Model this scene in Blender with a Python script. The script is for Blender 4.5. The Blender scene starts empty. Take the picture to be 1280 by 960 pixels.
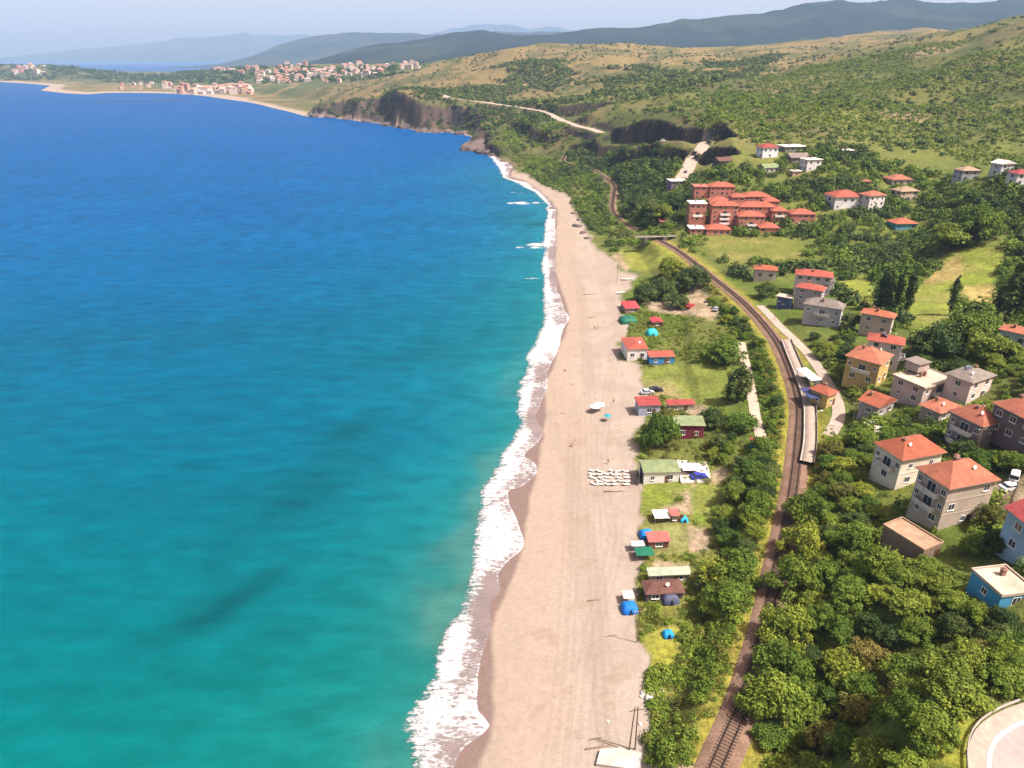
import bpy, math, random
import numpy as np
from mathutils import Vector, Matrix
R_ = math.radians
random.seed(7)
rng = np.random.default_rng(11)
SC = bpy.context.scene
COL = SC.collection
# ------------------------------------------------------------------ camera
CAM_Z, PITCH, FPX = 100.0, R_(25.0), 881.0
cam = bpy.data.objects.new('camera', bpy.data.cameras.new('camera'))
COL.objects.link(cam)
cam.location = (0, 0, CAM_Z)
cam.rotation_euler = (R_(90) - PITCH, 0, 0)
cam.data.sensor_width = 36.0
cam.data.lens = FPX / 1280.0 * 36.0
cam.data.clip_start = 0.5
cam.data.clip_end = 60000
SC.camera = cam
# ------------------------------------------------------------------ light
SUN_TO = Vector((0.50, -0.22, 0.86)).normalized()
SUN_EL = math.asin(SUN_TO.z)
world = bpy.data.worlds.new('World'); SC.world = world; world.use_nodes = True
wn = world.node_tree.nodes; wl = world.node_tree.links
sky = wn.new('ShaderNodeTexSky'); sky.sky_type = 'NISHITA'; sky.sun_disc = False
sky.sun_elevation = SUN_EL
sky.sun_rotation = math.atan2(SUN_TO.x, SUN_TO.y)
sky.altitude = 100; sky.air_density = 0.7; sky.dust_density = 4.0; sky.ozone_density = 1.0
mx_ = wn.new('ShaderNodeMix'); mx_.data_type = 'RGBA'; mx_.blend_type = 'MULTIPLY'; mx_.inputs[0].default_value = 1; mx_.inputs[7].default_value = (1.60, 1.16, 0.84, 1)
wl.new(sky.outputs[0], mx_.inputs[6]); wl.new(mx_.outputs[2], wn['Background'].inputs[0]); wn['Background'].inputs[1].default_value = 0.135
sl = bpy.data.lights.new('sun', 'SUN'); sl.energy = 5.0; sl.angle = R_(0.5); sl.color = (1.0, 0.965, 0.91)
so = bpy.data.objects.new('sun', sl); COL.objects.link(so)
so.location = (200, -100, 400)
so.rotation_euler = SUN_TO.to_track_quat('Z', 'Y').to_euler()
SC.view_settings.view_transform = 'Standard'; SC.view_settings.look = 'None'
SC.view_settings.gamma = 1; SC.view_settings.use_curve_mapping = False
SC.view_settings.exposure = 1.0
SC.render.engine = 'CYCLES'
SC.cycles.use_denoising = True
try: SC.cycles.denoiser = 'OPENIMAGEDENOISE'
except Exception: pass
SC.cycles.max_bounces = 6; SC.cycles.diffuse_bounces = 2; SC.cycles.glossy_bounces = 2
SC.cycles.transmission_bounces = 2; SC.cycles.transparent_max_bounces = 6; SC.cycles.volume_bounces = 0
SC.cycles.caustics_reflective = False; SC.cycles.caustics_refractive = False
HAZE_DENSITY = 0.72e-4
# ------------------------------------------------------------------ geometry of the view
CP, SP = math.cos(PITCH), math.sin(PITCH)
def ray(px, py):
    dx = (px - 640.0) / FPX; dy = (480.0 - py) / FPX
    return np.array((dx, CP + dy * SP, -SP + dy * CP))
def gp(px, py, z=0.0):                      # where a sight line meets the level z
    d = ray(px, py); t = (z - CAM_Z) / d[2]
    return np.array((d[0] * t, d[1] * t, z))
def at(px, py, Y):                          # where a sight line reaches the distance Y
    d = ray(px, py); t = Y / d[1]
    return np.array((d[0] * t, Y, CAM_Z + d[2] * t))
# ------------------------------------------------------------------ noise
_LAT = np.random.default_rng(5).random((8, 256, 256))
def vnoise(x, y, wl_, seed=0):
    x = np.asarray(x, float) / wl_ + seed * 17.31; y = np.asarray(y, float) / wl_ + seed * 9.77
    xi = np.floor(x).astype(int); yi = np.floor(y).astype(int)
    fx = x - xi; fy = y - yi
    fx = fx * fx * (3 - 2 * fx); fy = fy * fy * (3 - 2 * fy)
    L = _LAT[seed % 8]
    a = L[xi & 255, yi & 255]; b = L[(xi + 1) & 255, yi & 255]
    c = L[xi & 255, (yi + 1) & 255]; d = L[(xi + 1) & 255, (yi + 1) & 255]
    return (a * (1 - fx) + b * fx) * (1 - fy) + (c * (1 - fx) + d * fx) * fy
def fbm(x, y, wl_, oct_=4, seed=0, gain=0.5):
    s = 0; a = 1; n = 0
    for k in range(oct_):
        s = s + a * vnoise(x, y, wl_ / 2 ** k, seed + k); n += a; a *= gain
    return s / n
def sstep(a, b, x):
    t = np.clip((np.asarray(x, float) - a) / (b - a), 0, 1)
    return t * t * (3 - 2 * t)
def seg_dist(x, y, P):                      # distance, index of segment, parameter
    best = np.full(x.shape, 1e12); idx = np.zeros(x.shape, int); par = np.zeros(x.shape)
    for i in range(len(P) - 1):
        ax, ay = P[i][0], P[i][1]; bx, by = P[i + 1][0] - ax, P[i + 1][1] - ay
        L2 = bx * bx + by * by + 1e-9
        t = np.clip(((x - ax) * bx + (y - ay) * by) / L2, 0, 1)
        d = (x - ax - t * bx) ** 2 + (y - ay - t * by) ** 2
        m = d < best
        best[m] = d[m]; idx[m] = i; par[m] = t[m]
    return np.sqrt(best), idx, par
def inside(x, y, P):
    r = np.zeros(np.shape(x), bool); n = len(P)
    for i in range(n):
        ax, ay = P[i][0], P[i][1]; bx, by = P[(i + 1) % n][0], P[(i + 1) % n][1]
        c = (ay > y) != (by > y)
        r ^= c & (x < (bx - ax) * (y - ay) / (by - ay + 1e-12) + ax)
    return r
def smooth_line(P, step=3.0):               # Catmull-Rom resampling of a 3D polyline
    P = [np.asarray(p, float) for p in P]; out = []
    Q = [2 * P[0] - P[1]] + P + [2 * P[-1] - P[-2]]
    for i in range(1, len(Q) - 2):
        a, b, c, d = Q[i - 1], Q[i], Q[i + 1], Q[i + 2]
        n = max(2, int(np.linalg.norm(c - b) / step))
        for k in range(n):
            t = k / n
            out.append(0.5 * ((2 * b) + (c - a) * t + (2 * a - 5 * b + 4 * c - d) * t * t + (3 * b - a - 3 * c + d) * t ** 3))
    out.append(P[-1])
    return np.array(out)
# ------------------------------------------------------------------ object helpers
def tag(o, label=None, cat=None, group=None, kind=None):
    if label: o['label'] = label
    if cat: o['category'] = cat
    if group: o['group'] = group
    if kind: o['kind'] = kind
    return o
def empty(name, loc, rz=0.0):
    o = bpy.data.objects.new(name, None); COL.objects.link(o)
    o.location = loc; o.rotation_euler = (0, 0, rz); o.empty_display_size = 0.5
    return o
class MB:                                   # collects faces, links them as one mesh object
    def __init__(s): s.v = []; s.f = []; s.m = []
    def add(s, vs, fs, mi=0):
        n = len(s.v); s.v += [tuple(p) for p in vs]
        s.f += [tuple(i + n for i in f) for f in fs]; s.m += [mi] * len(fs)
        return s
    def box(s, x0, x1, y0, y1, z0, z1, mi=0):
        return s.add([(x0, y0, z0), (x1, y0, z0), (x1, y1, z0), (x0, y1, z0), (x0, y0, z1), (x1, y0, z1), (x1, y1, z1), (x0, y1, z1)],
                     [(0, 3, 2, 1), (4, 5, 6, 7), (0, 1, 5, 4), (1, 2, 6, 5), (2, 3, 7, 6), (3, 0, 4, 7)], mi)
    def bar(s, p, q, r, n=6, r2=None, mi=0):
        p = Vector(p); q = Vector(q); d = (q - p).normalized()
        a = d.orthogonal().normalized(); b = d.cross(a); r2 = r if r2 is None else r2
        vs = [p + (a * math.cos(k * 2 * math.pi / n) + b * math.sin(k * 2 * math.pi / n)) * r for k in range(n)]
        vs += [q + (a * math.cos(k * 2 * math.pi / n) + b * math.sin(k * 2 * math.pi / n)) * r2 for k in range(n)]
        fs = [(k, (k + 1) % n, n + (k + 1) % n, n + k) for k in range(n)] + [tuple(range(n - 1, -1, -1)), tuple(range(n, 2 * n))]
        return s.add(vs, fs, mi)
    def prism(s, pts, z0, z1, mi=0):        # vertical prism over a counter-clockwise outline
        n = len(pts)
        vs = [(p[0], p[1], z0) for p in pts] + [(p[0], p[1], z1) for p in pts]
        return s.add(vs, [(k, (k + 1) % n, n + (k + 1) % n, n + k) for k in range(n)] + [tuple(range(n - 1, -1, -1)), tuple(range(n, 2 * n))], mi)
    def side(s, pts, y0, y1, mi=0):         # prism along y over an x-z outline (counter-clockwise seen from -y)
        n = len(pts)
        vs = [(p[0], y0, p[1]) for p in pts] + [(p[0], y1, p[1]) for p in pts]
        return s.add(vs, [((k + 1) % n, k, n + k, n + (k + 1) % n)[::-1] for k in range(n)] + [tuple(range(n)), tuple(range(2 * n - 1, n - 1, -1))], mi)
    def mesh(s, name, mats):
        me = bpy.data.meshes.new(name); me.from_pydata(s.v, [], s.f)
        for m in (mats if isinstance(mats, (list, tuple)) else [mats]): me.materials.append(m)
        if any(s.m): me.polygons.foreach_set('material_index', s.m)
        me.update(); return me
    def build(s, name, mats, parent=None, smooth=False):
        me = s.mesh(name, mats)
        if smooth: me.shade_smooth()
        return link(name, me, parent)
def link(name, me, parent=None, loc=None, rz=None, scale=None):
    o = bpy.data.objects.new(name, me); COL.objects.link(o)
    if parent is not None: o.parent = parent
    if loc is not None: o.location = loc
    if rz is not None: o.rotation_euler = (0, 0, rz)
    if scale is not None: o.scale = scale
    return o
def np_mesh(name, V, F, mats, attrs=None, smooth=True):      # V (n,3), F (m,4) arrays
    me = bpy.data.meshes.new(name)
    n, m = len(V), len(F); k = F.shape[1]
    me.vertices.add(n); me.vertices.foreach_set('co', np.ascontiguousarray(V, np.float32).ravel())
    me.loops.add(m * k); me.polygons.add(m)
    me.polygons.foreach_set('loop_start', np.arange(0, m * k, k, dtype=np.int32))
    me.loops.foreach_set('vertex_index', np.ascontiguousarray(F, np.int32).ravel())
    me.update(calc_edges=True)
    for a, arr in (attrs or {}).items():
        if arr.ndim == 2:
            c = np.ones((n, 4), np.float32); c[:, :3] = arr
            at_ = me.attributes.new(a, 'FLOAT_COLOR', 'POINT'); at_.data.foreach_set('color', c.ravel())
        else:
            at_ = me.attributes.new(a, 'FLOAT', 'POINT'); at_.data.foreach_set('value', arr.astype(np.float32))
    me.materials.append(mats)
    if smooth: me.polygons.foreach_set('use_smooth', np.ones(m, bool))
    return me
def copy_tree(o, parent=None):
    c = o.copy(); COL.objects.link(c)
    if parent is not None: c.parent = parent
    for ch in list(o.children): copy_tree(ch, c)
    return c
# ------------------------------------------------------------------ materials
class NT:
    def __init__(s, name):
        s.m = bpy.data.materials.new(name); s.m.use_nodes = True
        s.n = s.m.node_tree.nodes; s.l = s.m.node_tree.links; s.p = s.n['Principled BSDF']
    def new(s, t, **kw):
        n = s.n.new(t)
        for k, v in kw.items():
            if k.startswith('i_'): n.inputs[int(k[2:]) if k[2:].isdigit() else k[2:]].default_value = v
            else: setattr(n, k, v)
        return n
    def link(s, a, b): s.l.new(a, b)
    def noise(s, vec, scale, detail=4, rough=0.55):
        n = s.new('ShaderNodeTexNoise'); n.inputs['Scale'].default_value = scale
        n.inputs['Detail'].default_value = detail; n.inputs['Roughness'].default_value = rough
        if vec is not None: s.link(vec, n.inputs['Vector'])
        return n.outputs['Fac']
    def math(s, op, a, b=None, clamp=False):
        n = s.new('ShaderNodeMath', operation=op, use_clamp=clamp)
        for i, v in enumerate((a, b)):
            if v is None: continue
            if isinstance(v, (int, float)): n.inputs[i].default_value = v
            else: s.link(v, n.inputs[i])
        return n.outputs[0]
    def mapr(s, v, a, b, c=0.0, d=1.0, smooth=False):
        n = s.new('ShaderNodeMapRange', interpolation_type='SMOOTHSTEP' if smooth else 'LINEAR')
        s.link(v, n.inputs[0])
        for i, q in enumerate((a, b, c, d)): n.inputs[i + 1].default_value = q
        return n.outputs[0]
    def mix(s, fac, a, b, mode='MIX'):
        n = s.new('ShaderNodeMix', data_type='RGBA', blend_type=mode)
        for i, v in ((0, fac), (6, a), (7, b)):
            if isinstance(v, (int, float)): n.inputs[i].default_value = v
            elif isinstance(v, tuple): n.inputs[i].default_value = (*v, 1) if len(v) == 3 else v
            else: s.link(v, n.inputs[i])
        return n.outputs[2]
    def attr(s, name, out='Color'): return s.new('ShaderNodeAttribute', attribute_name=name).outputs[out]
    def pos(s): return s.new('ShaderNodeNewGeometry').outputs['Position']
    def obj(s): return s.new('ShaderNodeTexCoord').outputs['Object']
    def scaled(s, vec, sx, sy, sz, rot=0.0):
        n = s.new('ShaderNodeMapping'); s.link(vec, n.inputs[0]); n.inputs['Scale'].default_value = (sx, sy, sz)
        n.inputs['Rotation'].default_value = (0, 0, rot); return n.outputs[0]
    def bump(s, h, strength=0.3, dist=0.1):
        n = s.new('ShaderNodeBump'); n.inputs['Strength'].default_value = strength; n.inputs['Distance'].default_value = dist
        s.link(h, n.inputs['Height']); s.link(n.outputs[0], s.p.inputs['Normal']); return n
    def set(s, rough=0.9, spec=0.2, metal=0.0):
        s.p.inputs['Roughness'].default_value = rough; s.p.inputs['Specular IOR Level'].default_value = spec
        s.p.inputs['Metallic'].default_value = metal
_MATS = {}
def plain(name, c, rough=0.85, spec=0.2, var=0.25, scale=0.6, metal=0.0, fine=6.0):
    """a paint, plaster or cloth: one colour with stains and fine grain"""
    c = tuple(q * .84 for q in c); key = (name, c, rough, var, scale)
    if key in _MATS: return _MATS[key]
    t = NT(name); t.set(rough, spec, metal); v = t.obj()
    a = t.noise(v, scale, 5, 0.6); b = t.noise(v, fine, 3)
    f = t.math('MULTIPLY', t.mapr(a, 0.3, 0.7, 1 - var, 1 + var * 0.5), t.mapr(b, 0.3, 0.7, 1 - var * 0.4, 1 + var * 0.3))
    t.link(t.mix(1.0, c, f, 'MULTIPLY'), t.p.inputs['Base Color'])
    t.bump(b, 0.15, 0.03)
    _MATS[key] = t.m; return t.m
def tile_mat(name, c, var=0.3):
    """clay roof tiles: courses as a fine bump, weathered patches"""
    c = tuple(q * .84 for q in c); key = ('tile', name, c)
    if key in _MATS: return _MATS[key]
    t = NT(name); t.set(0.85, 0.15); v = t.obj()
    a = t.noise(v, 0.45, 5, 0.65); b = t.noise(v, 3.5, 3, 0.6)
    w = t.new('ShaderNodeTexWave', wave_type='BANDS', bands_direction='Z'); w.inputs['Scale'].default_value = 2.2
    w.inputs['Distortion'].default_value = 0.6; t.link(v, w.inputs['Vector'])
    f = t.math('MULTIPLY', t.mapr(a, 0.3, 0.7, 1 - var, 1 + var * 0.4), t.mapr(b, 0.25, 0.75, 0.72, 1.2))
    f = t.math('MULTIPLY', f, t.mapr(w.outputs['Fac'], 0, 0.5, 0.82, 1.0))
    t.link(t.mix(1.0, c, f, 'MULTIPLY'), t.p.inputs['Base Color'])
    t.bump(w.outputs['Fac'], 0.5, 0.06)
    _MATS[key] = t.m; return t.m
# ================================================================== THE LAND
# waterline of the beach, then the foot of the headland, then the far bay (all at sea level)
WATER_PX = [(560,1010),(569,960),(575,936),(594,922),(610,907),(594,890),(593,870),(597,847),(603,817),(613,795),(614,780),(608,757),(622,738),(624,717),
 (640,697),(653,683),(648,660),(643,640),(634,622),(634,613),(650,608),(664,597),(670,588),(665,577),(655,571),(660,562),(673,553),(680,540),(670,524),(671,510),
 (677,500),(685,485),(683,468),(688,455),(696,443),(699,425),(705,408),(710,397),(705,384),(698,368),(695,355),(693,338),(692,320),(695,300),(694,280),(694,260),(688,250),
 (680,245),(662,230),(648,226),(637,222),(636,214),(640,207),(630,201),(617,195)]
HEAD_PX = [(605,191),(588,187),(586,178),(591,171),(580,168),(560,165),(540,166),(526,164),(508,160),(494,159),(479,155),(455,152),(435,149),(410,147),(385,145.5)]
BAY_PX = [(372,143),(360,139.5),(340,135),(325,131),(308,127.5),(285,124.5),(262,121),(240,118.5),(200,116.5),(160,116),(135,116),(108,118),(80,116.5),(50,113),(58,109),(62,107),(35,104.5),(0,102.5),(-60,101),(-200,100)]
_wl = np.array([gp(*p) for p in WATER_PX]); _d = np.concatenate([[0], np.cumsum(np.linalg.norm(np.diff(_wl[:, :2], axis=0), axis=1))])
_sw = smooth_line(_wl, 3.0)[:, :2]; _sw[1:-1, 0] += (fbm(_sw[1:-1, 1], _sw[1:-1, 1] * .3, 7, 3, 2) - .5) * 2.2
COAST = np.vstack([_sw, [gp(*p)[:2] for p in HEAD_PX + BAY_PX]])
NW, NH = len(_sw), len(HEAD_PX)
LAND = np.vstack([[COAST[0][0] - 8, 20], COAST, [COAST[-1][0], 9000], [9000, 9000], [9000, 20]])
# heights: (px, py, level z) or (px, py, 'Y' distance)
ZP = [(800,955,3),(795,850,3),(795,700,3),(797,600,3),(800,500,3),(775,430,3),(770,370,3),(742,330,3),(722,270,3),(692,240,3),(650,214,3),(835,1010,4),
 (850,850,4.5),(850,700,4.5),(870,600,5),(880,480,5),(850,420,5),(840,350,5),(790,325,5),(900,560,5.5),(860,930,6),(900,760,6),(930,480,6),(740,270,5),
 (960,960,9.5),(1000,850,13),(1100,900,20),(1200,960,26.5),(1195,920,25.5),(1230,880,26),(1280,860,27),(1280,900,28),(1280,1150,31),(1100,800,16),(1200,800,22),(1280,780,24),(1050,700,12),(1150,720,18),
 (1020,600,10),(1080,620,13),(1187,665,18),(1280,690,22),(1270,605,21),(1120,610,14.5),(1230,565,19),(1100,525,13),(1050,500,10),(1155,504,16),(1215,505,19),
 (1280,520,23),(1102,489,13),(1133,452,14),(1117,420,13),(1054,410,11),(1026,388,10.5),(1000,420,9.5),(973,352,10.5),(1042,372,11),(1280,440,23),(1200,440,18),
 (1150,400,15),(1200,360,16),(1280,360,20),(1100,340,13),(1000,310,12),(1150,300,17),(1150,270,22),(900,320,10),(880,295,12),(1500,500,34),(1500,300,45),(1500,700,40),(1500,900,44),
 (1280,330,22),(1280,260,36),(1280,225,46),(1150,240,30),(1060,262,24),(1000,290,15),(930,290,14),(900,255,22),(860,240,26),(870,215,35),(950,240,28),(960,210,37),(1210,225,40),(1050,195,44),
 (800,245,17),(770,225,13),(740,205,12.5),(835,215,30),(1700,1000,50),(1500,1300,40)]
YP = [(1000,190,485),(1100,185,500),(1200,185,500),(1280,190,470),(1150,150,560),(1150,125,660),(1150,85,900),(1150,52,1120),(1280,120,620),(1280,60,830),(1280,24,1010),(1400,10,1000),
 (1050,150,570),(1000,150,580),(1000,115,800),(1000,92,1050),(1000,78,1250),(940,160,590),(940,120,780),(930,95,1150),(1080,70,1080),
 (880,182,500),(870,133,660),(880,110,900),(880,85,1350),(860,62,1900),(800,57,1850),(760,57,1800),(700,56,1750),(650,60,1780),(600,68,1850),(560,76,1900),(520,86,1950),(480,92,2000),(440,100,2000),
 (700,180,760),(700,155,850),(700,130,1000),(700,100,1300),(780,200,560),(780,180,600),(760,138,800),(780,100,1150),(830,138,700),(830,180,540),(820,200,500),
 (640,175,860),(610,175,930),(600,150,1050),(600,128,1180),(560,120,1230),(525,118,1290),(600,100,1420),(510,108,1450),(460,118,1450),(420,130,1480),(400,133,1500),(400,112,1800),
 (385,82,2500),(350,95,2400),(430,86,2350),(500,80,2250),(520,83,2150),(300,84,2900),(260,92,2800),(180,103,3000),(150,92,3500),(90,84,3700),(20,80,3700),(0,84,3500),(-100,82,3800),
 (545,120,1140),(515,117,1160),(500,113,1190),(475,121,1240),(440,125,1300),(410,129,1370),(600,141,990),(640,143,910),(665,133,960),(622,161,870),(570,127,1120),(590,150,960),(560,140,1090),(1280,46,2100),(1180,38,2300),(1080,44,2300),(1000,52,2200),(940,60,2050),(1000,66,1700),(1100,60,1500)]
BACK = [(-3000,4600,-20),(-1500,4600,10),(-600,4600,20),(0,4300,30),(800,4300,40),(2000,4300,60),(4000,4300,80),(600,2900,50),(1500,3200,80),(-300,3300,40)]
CTRL = np.array([gp(*p) for p in ZP] + [at(*p) for p in YP] + [np.array(b, float) for b in BACK]
                + [gp(x, y, 2.5) for x, y in ((300,116),(240,112),(200,112),(340,128),(130,110),(80,107))])
def uvw(x, y): return 2.3 * x / (y + 25.0), np.log(y + 5.0)
_cu, _cv = uvw(CTRL[:, 0], CTRL[:, 1])
_n = len(CTRL)
_A = np.zeros((_n + 3, _n + 3))
_A[:_n, :_n] = -np.hypot(_cu[:, None] - _cu, _cv[:, None] - _cv)
_A[:_n, :_n] += np.eye(_n) * 0.004
_A[:_n, _n:] = np.stack([np.ones(_n), _cu, _cv], 1); _A[_n:, :_n] = _A[:_n, _n:].T
_W = np.linalg.solve(_A, np.concatenate([CTRL[:, 2], np.zeros(3)]))
# the grid is finer near the camera and coarser far away
NR, NC = 860, 700
GV = np.linspace(math.log(26), math.log(4600), NR)
GU = np.concatenate([np.linspace(-0.95, -0.2, 130, endpoint=False), np.linspace(-0.2, 0.85, 520, endpoint=False), np.linspace(0.85, 1.5, 50)])
Vg, Ug = np.meshgrid(GV, GU, indexing='ij')
GY = np.exp(Vg); GX = Ug * GY
_u, _v = uvw(GX, GY)
H = np.zeros_like(GX)
for i in range(_n): H -= _W[i] * np.hypot(_u - _cu[i], _v - _cv[i])
H += _W[_n] + _W[_n + 1] * _u + _W[_n + 2] * _v
def blur(a, r):
    k = np.ones(2 * r + 1) / (2 * r + 1)
    for ax in (0, 1):
        p = np.pad(a, [(r, r) if q == ax else (0, 0) for q in (0, 1)], mode='edge')
        c = np.cumsum(p, axis=ax, dtype=float)
        z = np.zeros_like(np.take(c, [0], axis=ax)); c = np.concatenate([z, c], axis=ax)
        n = a.shape[ax]
        a = (np.take(c, range(2 * r + 1, 2 * r + 1 + n), axis=ax) - np.take(c, range(0, n), axis=ax)) / (2 * r + 1)
    return a
H = blur(blur(H, 6), 5)
H = np.maximum(H, 2.6)
# gullies and knolls on the open hills
wild = sstep(430, 700, GY)
rid = 1 - np.abs(2 * fbm(GX, GY, 190, 4, 2) - 1)
H += wild * ((rid - 0.75) * 26 * sstep(20, 60, H) + (fbm(GX, GY, 70, 4, 1) - 0.5) * 9 * sstep(8, 30, H))
H += (fbm(GX, GY, 14, 3, 3) - 0.5) * 1.1 * sstep(3.2, 8, H)
# cuttings: a steep shaded face with the low ground in front of it
def carve(px0, Y0, px1, Y1, depth, fall, w=3.0):
    global H
    A = np.array(((px0 - 640) / FPX * Y0 / CP * 0.97, Y0)); B = np.array(((px1 - 640) / FPX * Y1 / CP * 0.97, Y1))
    L = np.linalg.norm(B - A); e = (B - A) / L; nrm = np.array((e[1], -e[0]))       # towards the viewer's left
    if nrm[0] > 0: nrm = -nrm
    wob = (fbm(GX, GY, 26, 3, 4) - 0.5) * 14
    d = (GX - A[0]) * nrm[0] + (GY - A[1]) * nrm[1] + wob
    s = (GX - A[0]) * e[0] + (GY - A[1]) * e[1]
    m = sstep(-14, 10, s) * sstep(L + 14, L - 10, s)
    H = H - depth * m * sstep(-w, w, d) * np.exp(-np.clip(d, 0, None) / fall)
carve(757, 740, 886, 545, 20, 50, 1.6)
carve(750, 690, 889, 495, 20, 45, 1.6)
carve(703, 770, 768, 690, 14, 40)
carve(792, 470, 830, 400, 9, 28)
carve(655, 1010, 745, 880, 14, 45)
carve(497, 1270, 531, 1100, 34, 50, 4)
carve(640, 930, 690, 800, 12, 30)
H = np.maximum(H, 2.6)
# beach and cliff profiles measured from the waterline
DC, IC, _t = seg_dist(GX, GY, COAST)
INL = inside(GX, GY, LAND)
S = np.where(INL, DC, -DC)
kseg = np.full(len(COAST), 0.075); kseg[NW - 3:NW + NH - 1] = 1.25; kseg[NW + NH - 1:] = 0.05
KS = kseg[IC]; cliff = sstep(0.1, 1.0, blur(KS, 4))
rug = (fbm(GX, GY, 85, 3, 6) - 0.5) * 95 + (fbm(GX, GY, 34, 4, 7) - 0.5) * 46
Sc = np.clip(S + np.where(S > 2, cliff * rug * np.clip(S / 18, 0, 1), 0), 0.1, None)
kk = 0.075 * (1 - cliff) + cliff * 1.5
kk = np.where(GY > 1400, np.where(KS < 0.06, 0.03, kk), kk)
lim = np.where(GY > 1400, 130.0, 46.0)
prof = np.where(S > 0, np.minimum(Sc, lim) * kk + np.clip(Sc - lim, 0, None) * np.maximum(kk, 0.55), np.maximum(S * 0.09, -4.0))
H = np.where(S > 0, np.minimum(H, prof), prof)
HU, HV = GU, GV
def _grid(A, x, y):
    x = np.asarray(x, float); y = np.clip(np.asarray(y, float), 26.5, 4500)
    fv = (np.log(y) - GV[0]) / (GV[1] - GV[0]); u = np.clip(x / y, GU[0], GU[-1] - 1e-6)
    iu = np.clip(np.searchsorted(GU, u, side='right') - 1, 0, NC - 2); fu = (u - GU[iu]) / (GU[iu + 1] - GU[iu])
    iv = np.clip(fv.astype(int), 0, NR - 2); fv = fv - iv
    return (A[iv, iu] * (1 - fu) + A[iv, iu + 1] * fu) * (1 - fv) + (A[iv + 1, iu] * (1 - fu) + A[iv + 1, iu + 1] * fu) * fv
def ground(x, y): return _grid(H, x, y)
_TY = np.exp(np.linspace(math.log(30), math.log(4400), 2600))
def hit(px, py):                            # the ground under a sight line
    d = ray(px, py); t = _TY / d[1]
    x = d[0] * t; z = CAM_Z + d[2] * t; g = ground(x, _TY)
    k = np.nonzero(z <= np.maximum(g, 0))[0]
    i = k[0] if len(k) else len(t) - 1
    if i == 0: return np.array((x[0], _TY[0], g[0]))
    a = z[i - 1] - g[i - 1]; b = z[i] - g[i]; f = a / (a - b + 1e-9); f = min(max(f, 0), 1)
    Y = _TY[i - 1] + (_TY[i] - _TY[i - 1]) * f; X = d[0] * Y / d[1]
    return np.array((X, Y, float(ground(X, Y))))
# level beds for railway, roads and yards
TRACK_PX = [(884,990,8),(897,955,8),(925,890,8),(943,835,8),(958,780,8.2),(971,715,8.5),(984,655,8.5),(993,600,8.7),(998,550,9),(999,505,9),(986,460,9),(966,420,9),(931,380,9.2),(890,346,9.5),(850,315,9.7),(822,299,10)]
TRACK = smooth_line([gp(*p) for p in TRACK_PX], 3.0)
_e = (TRACK[0] - TRACK[2]); TRACK = np.vstack([TRACK[0] + _e / np.linalg.norm(_e) * 45, TRACK])
def bed(line, half, soft, lift=0.0, zs=None):
    global H
    L = np.asarray(line); d, i, t = seg_dist(GX, GY, L)
    z = L[i, 2] * (1 - t) + L[np.minimum(i + 1, len(L) - 1), 2] * t + lift
    w = sstep(half + soft, half, d)
    H = H * (1 - w) + z * w
def on_ground(px, step=4.0, smooth=3):
    P = smooth_line([hit(*p) for p in px], step)
    z = P[:, 2].copy()
    for _ in range(smooth): z[1:-1] = (z[:-2] + z[1:-1] * 2 + z[2:]) / 4
    P[:, 2] = z
    return P
bed(TRACK, 4.2, 7.0, -0.35)
TRACK2 = on_ground([(795,287),(778,278),(766,262),(767,245),(768,232),(758,223),(742,213),(722,208),(704,202),(706,194)], 5, 12)
bed(TRACK2, 3.5, 6, -0.2)
ROAD_UP = on_ground([(850,226),(858,214),(866,199),(874,188),(882,180),(890,176)], 5, 10); bed(ROAD_UP, 5, 6, -0.12)
ROAD_COAST = on_ground([(544,115),(563,122),(590,127),(610,129),(641,133),(664,136),(680,139),(692,146),(704,151),(720,156),(738,162),(752,166)], 8, 20); bed(ROAD_COAST, 5, 8, -0.15)
STREET = on_ground([(950,382),(962,394),(975,408),(992,424),(1008,440),(1022,458),(1034,478),(1046,500),(1048,522),(1036,545)], 3, 8); bed(STREET, 2.6, 4, -0.1)
LANE = on_ground([(926,428),(931,450),(936,475),(941,500),(945,525),(953,552)], 3, 8); bed(LANE, 2.6, 3, -0.12)
HAIR_Z = 28.5
HAIR_OUT = smooth_line([gp(x, y, HAIR_Z) for x, y in ((1360,866),(1300,872),(1268,880),(1242,891),(1222,905),(1211,922),(1207,942),(1208,965),(1214,1000),(1232,1050),(1260,1090))], 0.8)
def offset(L, d):
    L = np.asarray(L); T = np.gradient(L[:, :2], axis=0); T /= np.linalg.norm(T, axis=1)[:, None] + 1e-9
    O = L.copy(); O[:, 0] += T[:, 1] * -d; O[:, 1] += T[:, 0] * d
    return O
HAIR_MID = offset(HAIR_OUT, 5.5)
bed(HAIR_MID, 7.2, 16.0, -0.12)
H = np.where((S < 0), prof, H)
# ---------------------------------------------------------------- what grows where
def region(px): return np.array([hit(*p)[:2] for p in px])
FIELD = np.zeros_like(GX)
jx = (fbm(GX, GY, 7, 3, 1) - 0.5) * 1; jy = (fbm(GX, GY, 7, 3, 4) - 0.5) * 1
def mask(px, soft=1.0, jit=3.0):
    P = region(px); sc = np.clip(GY / 150, 0.7, 6)
    x, y = GX + jx * jit * sc, GY + jy * jit * sc
    m = inside(x, y, P).astype(float)
    return blur(m, max(1, int(soft)))
def paint(C, m, c):
    m = m[..., None]; return C * (1 - m) + np.array(c) * m
n_big = fbm(GX, GY, 120, 4, 0); n_mid = fbm(GX, GY, 30, 4, 5); n_sm = fbm(GX, GY, 6, 4, 2)
G_GREEN = (0.068, 0.096, 0.016); G_DARK = (0.042, 0.072, 0.018); G_DRY = (0.150, 0.145, 0.034); G_TAN = (0.150, 0.125, 0.052); G_OLIVE = (0.085, 0.100, 0.024)
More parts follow.
